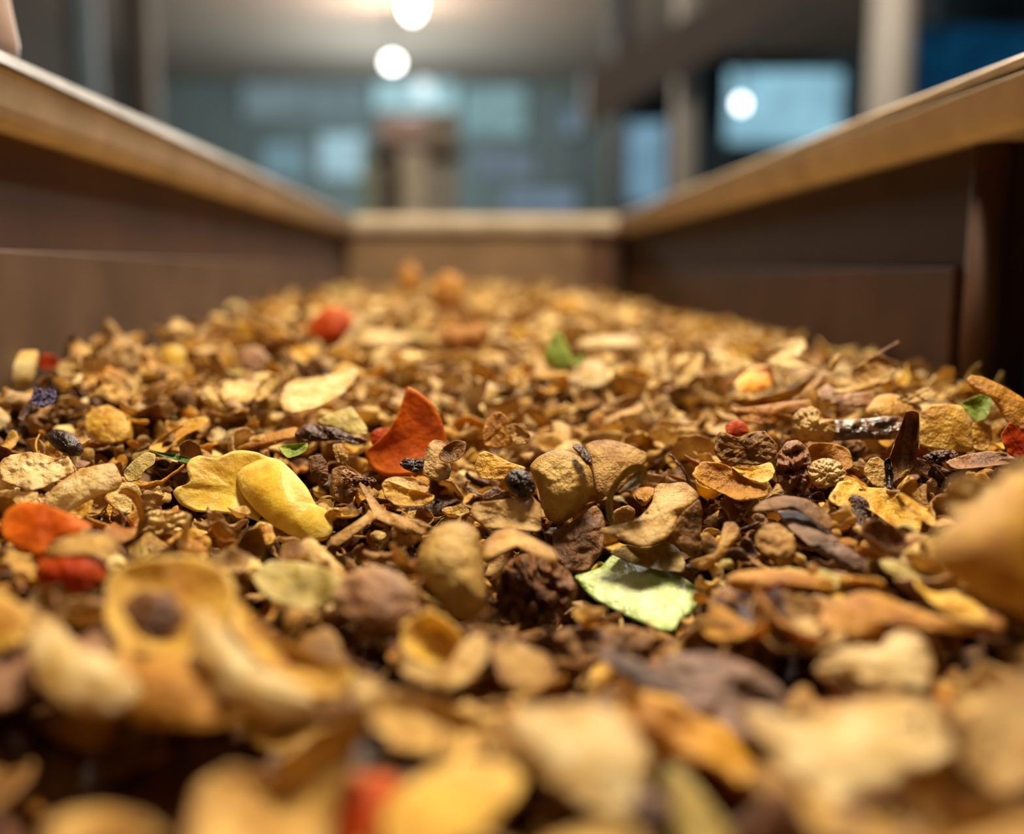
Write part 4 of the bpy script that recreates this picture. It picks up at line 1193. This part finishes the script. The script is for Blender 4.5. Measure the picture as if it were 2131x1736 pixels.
es.append(np.zeros(nb + k))
rs.append(np.full(nb + k, .3))
fq.append(np.full(len(q) + len(q2), mn.index('brown')))
qall, tall = np.concatenate(qs), np.concatenate(ts)
o = build('flake_litter', np.concatenate(Vs), qall, tall, [M[m] for m in mn], None, (0, .6, .8225), np.concatenate(es), np.concatenate(rs), np.concatenate(fq + ft))
tag(o, 'loose mass of small dried flakes and crumbs filling the trough between the larger pieces', 'flakes', kind='stuff')
# ------------------------------------------------------------------ the trough
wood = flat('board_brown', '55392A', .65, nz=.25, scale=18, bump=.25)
woodl = flat('board_lower', '5A4536', .6, nz=.3, scale=25, bump=.25)
lipm = flat('lip_tan', 'D4C6B2', .5, nz=.18, scale=35, bump=.15)
capm = flat('lip_metal', '98989A', .4, .1, nz=.2, scale=60, bump=.1, spec=.5)
darkm = flat('board_dark', '2A1810', .8, nz=.2)
ZR = CAM[2] + .0625          # top of the rim
ZLB = CAM[2] + .0437         # bottom of the lip
tr = empty('trough', (0.011, .55, 0.0))
tag(tr, 'long brown open trough with a tan rim, full of dried flakes', 'trough')
MB().box(XL - .02, XR + .02, YF - .02, YB + .02, .80, .822).done('bottom_board', wood, tr)
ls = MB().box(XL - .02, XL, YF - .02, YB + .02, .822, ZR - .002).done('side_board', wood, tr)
rs_ = MB().box(XR, XR + .02, .344, YB + .02, .822, ZR - .002).box(XR + .045, XR + .06, YF - .02, .335, .822, ZR - .002).done('side_board', flat('board_right', '38241A', .7, nz=.3, scale=18, bump=.25), tr)  # right board, like its liner, coloured darker than the left
MB().box(XL - .02, XR + .02, YB, YB + .02, .822, ZR - .002).done('end_board', wood, tr)
MB().box(XL - .02, XR + .06, YF - .04, YF - .02, .822, ZR - .002).done('end_board', wood, tr)
# lighter boards lining the lower part
zl = CAM[2] + .0030
MB().box(XL, XL + .003, YF, YB, .822, zl + .004).done('lower_liner', woodl, tr, bevel=.0008)
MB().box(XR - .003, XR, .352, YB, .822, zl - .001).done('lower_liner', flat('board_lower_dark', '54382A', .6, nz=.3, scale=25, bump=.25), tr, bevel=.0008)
MB().box(XL + .003, XR - .045, YB - .003, YB, .822, CAM[2] + .039).done('lower_liner', flat('board_end', '806750', .55, nz=.2), tr, bevel=.0008)
MB().box(XR - .012, XR - .003, YB - .012, YB, .822, ZLB).done('corner_post', woodl, tr, bevel=.002)
MB().lathe([(.0001, 0), (.006, 0), (.006, ZLB - .86), (.0001, ZLB - .86)], (XR + .004, .344, .86)).done('edge_post', wood, tr, smooth=True)
# rim: fascia and cap
ov = .010


def lip_prof(x, s):      # s=+1 overhang towards +x
    return [(x - s * .022, ZR), (x - s * .022, ZLB), (x + s * (ov - .004), ZLB - .0015), (x + s * (ov - .001), ZLB + .001), (x + s * ov, ZLB + .004), (x + s * (ov + .002), ZR - (.0046 if s > 0 else .006)), (x + s * (ov + .001), ZR - (.0042 if s > 0 else .0055))]


lo = MB().prism_y(lip_prof(XL, 1), YF - .02, YB).done('rim_fascia', lipm, tr, smooth=False)
MB().prism_y([(XL - .024, ZR), (XL - .024, ZR - .0044), (XL + ov + .0005, ZR - .0044), (XL + ov + .003, ZR - .0038), (XL + ov + .0015, ZR)], YF - .02, YB).done('rim_cap', capm, tr)
ro = MB().prism_y(lip_prof(XR, -1), YF - .02, YB).done('rim_fascia', lipm, tr, smooth=False)
MB().prism_y([(XR + .06, ZR), (XR + .06, ZR - .003), (XR - ov - .0005, ZR - .003), (XR - ov - .001, ZR - .001), (XR - ov, ZR)], YF - .02, YB).done('rim_cap', lipm, tr)
MB().prism_x([(YB - ov, ZR), (YB - ov - .002, ZR - .006), (YB - ov, ZLB + .004), (YB - ov + .004, ZLB - .001), (YB + .022, ZLB), (YB + .022, ZR)], XL + ov, XR - ov).done('rim_fascia', lipm, tr)
# rivet on the right rim
p = unproj(2080, 205, .30)
MB().lathe([(.0001, -.0016), (.0016, -.0018), (.0028, -.0008), (.0030, .001)], (XR - ov - .0015, .302, CAM[2] + .0565), axis='x', n=20)\
    .done('rivet', flat('rivet_metal', 'A88A66', .4, .3), ro, origin=tuple(tr.location), smooth=True)
for x in (XL - .0, XR - .03):
    for y in (YF, YB - .03):
        MB().box(x, x + .03, y, y + .03, 0, .80).done('leg', darkm, tr)

# pale rounded clamp head on the left rim
kx, ky = XL - .004, .335
kn = MB().lathe([(.0001, 0), (.010, .0), (.0125, .004), (.013, .008), (.0118, .016), (.0105, .026), (.009, .034), (.0085, .05), (.0001, .052)], (kx - .0046, ky, ZR)).done('rounded_clamp', flat('pink_rubber', 'AE9690', .45, nz=.1), smooth=True)
tag(kn, 'smooth pale pinkish rounded clamp standing on the left trough rim', 'clamp')

# ------------------------------------------------------------------ the hall


def P3(px, py, d):
    return unproj(px, py, d)


def struct(o):
    o['kind'] = 'structure'
    return o


H = 3.4
YW = 13.8
struct(MB().box(-5, 5.5, -3, 14.2, -.1, 0).done('floor', flat('floor_concrete', '4A4640', .8)))
struct(MB().box(-5, 5.5, -3, 14.2, H, H + .1).done('ceiling', flat('ceiling_plaster', '8C7866', .9, nz=.08, scale=1.2, bump=0)))
struct(MB().box(-5, 5.5, YW, YW + .15, 0, H).done('wall_back', flat('wall_teal', '66706C', .85, nz=.15, scale=.8, bump=0)))
struct(MB().box(-5.1, -4.2, -3, 14.2, 0, H).done('wall_left', flat('wall_brown', '4A4038', .9, nz=.1, scale=.8)))
struct(MB().box(4.8, 5.5, -3, 14.2, 0, H).done('wall_right', flat('wall_dark', '2E3430', .9, nz=.1, scale=.8)))
struct(MB().box(-5, 5.5, -3.1, -3, 0, H).done('wall_front', flat('wall_front', '50483F', .9, nz=.1, scale=.8)))
YP = 7.2
a = P3(1290, 300, 7.1)
struct(MB().box(float(a[0]), 4.8, YP, YP + .12, 0, 2.44).box(3.15, 4.8, YP, YP + .12, 2.44, H).done('wall_partition', flat('wall_petrol', '1E2E34', .8, nz=.2, scale=1)))


def win(name, x0, y0, x1, y1, d, hexc, strength, streak=.12, frame='3A4040', yw=None, bars=()):
    """a lit window: opening given by its corners in the photo at distance d"""
    q0, q1 = P3(x0, y1, d), P3(x1, y0, d)
    yy = yw
    fr = .05 * (d / 14)
    m = MB().box(q0[0] - fr, q0[0], yy - .05, yy, q0[2] - fr, q1[2] + fr).box(q1[0], q1[0] + fr, yy - .05, yy, q0[2] - fr, q1[2] + fr)
    m.box(q0[0], q1[0], yy - .05, yy, q0[2] - fr, q0[2]).box(q0[0], q1[0], yy - .05, yy, q1[2], q1[2] + fr)
    for b in bars:
        xb = q0[0] + (q1[0] - q0[0]) * b
        m.box(xb - fr / 3, xb + fr / 3, yy - .05, yy, q0[2], q1[2])
    og = ((q0[0] + q1[0]) / 2, yy, q0[2])
    o = struct(m.done(name, flat(name + '_paint', frame, .6), origin=og))
    MB().box(q0[0], q1[0], yy - .03, yy - .005, q0[2], q1[2]).done('pane', glow(name + '_light', hexc, strength, streak=streak), o)
    return o


DB = 13.6
win('window_1', 1512, 150, 1752, 296, 7.0, '8FC0D2', 1.0, .25, '2C4850', YP)
win('window_2', 1308, 255, 1384, 420, 7.0, '7FA6BC', .8, .3, '4A565A', YP)
win('window_3', 1905, 60, 2300, 260, 7.0, '0A3450', .8, .6, '16303C', YP)
win('window_4', 786, 160, 950, 236, DB, 'A8D2D8', 1.0, .2, '5A6A6A', YW)
win('window_5', 520, 185, 770, 252, DB, '74868A', .9, .2, '566060', YW, bars=(.5,))
win('window_6', 556, 305, 645, 372, DB, '76949E', .9, .2, '545A56', YW)
win('window_7', 672, 285, 758, 372, DB, 'A2C4CE', 1.0, .25, '545A56', YW)
win('window_8', 962, 190, 1090, 285, DB, '83A4A8', .9, .25, '566060', YW)
win('window_9', 985, 318, 1112, 372, DB, '6E7C88', .9, .2, '50544E', YW)
win('window_10', 1050, 398, 1200, 436, DB, '768A9C', .9, .2, '50544E', YW)
win('window_11', 1168, 232, 1200, 285, DB, '708898', .9, .2, '50544E', YW)

# posts
colm = flat('post_pale', 'A39A8C', .6, nz=.1, scale=3)
colb = flat('post_grey', '6E7A80', .6, nz=.1, scale=3)


def post(px, d, w, m, label, name='steel_post', y1=None):
    p = P3(px, 300, d)
    o = MB().lathe([(w / 2, 0), (w / 2, (H if y1 is None else y1) - .001)], (float(p[0]), float(p[1]), 0), n=28).done(name, m, smooth=True)
    pl = MB().box(p[0] - w * .8, p[0] + w * .8, p[1] - w * .8, p[1] + w * .8, 0, .02).done('base_plate', m, o, origin=tuple(o.location))
    tag(o, label, 'post', 'posts holding up the hall ceiling')
    return o


post(1845, 4.6, .19, colm, 'pale round post nearest, behind the right trough side')
post(1424, 6.6, .15, colm, 'pale round post standing left of the bright blue window')
post(185, 5.0, .14, colb, 'bluish grey post behind the left trough rim')
post(300, 6.5, .20, flat('post_brown', '5E554A', .7), 'dim brown-grey post right of the bluish grey post')
post(758, 9.0, .05, flat('pole_green', '6E7430', .6), 'thin olive green pole left of the pink-topped machine', y1=2.0)
post(1285, 8.0, .17, flat('post_dark', '3A3A36', .7), 'dark post left of the tall narrow blue window')

# blurred machine beyond the far end of the trough
mc = empty('standing_machine', P3(862, 440, 6.0) * np.array([1, 1, 0]))
tag(mc, 'pale upright machine with a pinkish head box beyond the trough end', 'machine')
MARK = 6.0


def fbox(name, x0, y0, x1, y1, d, dep, m):
    q0, q1 = P3(x0, y1, d), P3(x1, y0, d)
    z0 = 0 if y1 > 560 else q0[2]
    return MB().box(q0[0], q1[0], q0[1], q0[1] + dep, z0, q1[2]).done(name, m, mc, bevel=.02)


fbox('head_box', 784, 240, 890, 296, 6.0, .3, flat('machine_pink', 'C0A090', .5))
fbox('side_box', 888, 232, 950, 316, 6.05, .3, flat('machine_olive', '8C8068', .6))
fbox('shelf', 770, 298, 960, 318, 6.0, .45, flat('machine_shelf', '6E5E50', .6))
fbox('column', 834, 316, 885, 600, 6.0, .2, flat('machine_column', 'CDBCA0', .5))
fbox('base_cabinet', 772, 330, 952, 600, 6.22, .4, flat('machine_body', '9C9280', .6))

# ceiling beam and slanting brace on the right
bm = MB()
q0, q1 = P3(1215, 215, 6.1), P3(1700, -60, 6.1)
dv = q1 - q0
b0 = len(bm.v)
for q in (q0, q1):
    for dz in (-.16, .16):
        for dy in (-.12, .12):
            bm.v.append((q[0], q[1] + dy, q[2] + dz))
bm.q += [(0, 1, 3, 2), (4, 6, 7, 5), (0, 4, 5, 1), (2, 3, 7, 6), (0, 2, 6, 4), (1, 5, 7, 3)]
o = bm.done('ceiling_brace', flat('brace_brown', '4C4138', .8), bevel=.01)
tag(o, 'broad brown slanting brace under the ceiling above the bright blue window', 'brace')

# lamps
bulb = glow('bulb_white', 'FFFAF0', 14)
bulb2 = glow('bulb_cool', 'F2F8FF', 9)
rodm = flat('lamp_metal', '50504C', .4, .8)


def lamp(px, py, d, r, m, label, squash=1.0, name='pendant_lamp', rod=True):
    p = P3(px, py, d)
    e = empty(name, p)
    tag(e, label, 'lamp')
    prof = [(max(.0005, r * math.sin(math.pi * i / 14)), -r * squash * math.cos(math.pi * i / 14)) for i in range(15)]
    MB().lathe(prof, tuple(p), n=28).done('globe', m, e, smooth=True)
    MB().lathe([(.01, r * squash * .98), (.01, H - p[2] - .002)] if rod else [(r * .6, -.02), (r * .6, .02)], tuple(p), n=12).done('stem', rodm, e, smooth=True)
    return p


l1 = lamp(817, 130, 9.5, .06, bulb, 'bright round white ceiling lamp hanging in mid hall', squash=.85)
l2 = lamp(858, 8, 7.4, .055, bulb, 'oval ceiling lamp cut by the top edge, nearer than the round lamp', squash=1.9)
l3 = lamp(880, 185, 13.2, .12, glow('bulb_soft', 'DCEEF4', 1.6), 'soft bluish lamp before the lit far window', rod=True)
l4 = lamp(1542, 216, 6.95, .03, bulb2, 'small bright lamp in front of the blue window on the partition', squash=1.25)


def light(name, typ, loc, energy, col, size=.1, rot=None):
    d = bpy.data.lights.new(name, typ)
    d.energy = energy
    d.color = col
    if typ == 'AREA':
        d.shape = 'DISK'
        d.size = size
    else:
        d.shadow_soft_size = size
    o = bpy.data.objects.new(name, d)
    o.location = Vector(loc)
    if rot is not None:
        o.rotation_euler = rot
    C.objects.link(o)
    return o


light('hall_lamp', 'POINT', l1 + np.array([0, -.15, -.15]), 130, (1, .95, .87), .1)
light('hall_lamp_near', 'POINT', l2 + np.array([0, -.15, -.2]), 130, (1, .94, .84), .1)
light('hall_daylight', 'POINT', (-1.0, 11.5, 2.2), 180, (.62, .86, 1.0), .3)
light('hall_daylight_right', 'POINT', (2.6, 6.2, 2.4), 6, (.5, .8, 1.0), .3)


light('hall_fill_front', 'POINT', (.9, 3.3, 3.0), 200, (1, .95, .87), .12)  # added unseen fill that brightens the machine front and the posts


def aim(o, tgt):
    o.rotation_euler = (Vector(tgt) - o.location).to_track_quat('-Z', 'Y').to_euler()


key = light('lamp_over_trough', 'AREA', (.12, .50, 2.0), 35.0, (1.0, .82, .56), .30)
aim(key, (.0, .30, .9))
back = light('lamp_behind_camera', 'AREA', (-.1, -.5, 2.1), 2.0, (1.0, .80, .58), .5)
aim(back, (0, .4, .9))

w = bpy.data.worlds.new('hall_dusk')
w.use_nodes = True
w.node_tree.nodes['Background'].inputs[0].default_value = (.012, .012, .012, 1)
bpy.context.scene.world = w

# ------------------------------------------------------------------ camera
cd = bpy.data.cameras.new('camera')
cd.sensor_width = 36
cd.sensor_fit = 'HORIZONTAL'
cd.lens = 36 * F / 2131
cd.clip_start = .01
cd.clip_end = 60
cd.dof.use_dof = True
cd.dof.focus_distance = .243
cd.dof.aperture_fstop = 5.0
cam = bpy.data.objects.new('camera', cd)
cam.location = Vector(CAM)
cam.rotation_euler = (math.pi / 2 - PITCH, 0, -YAW)
C.objects.link(cam)
sc = bpy.context.scene
sc.camera = cam
sc.cycles.max_bounces = 8
sc.cycles.adaptive_threshold = .02
sc.view_settings.view_transform = 'Standard'
sc.view_settings.look = 'None'
sc.view_settings.gamma = 1
sc.view_settings.use_curve_mapping = False
sc.view_settings.exposure = 0.0
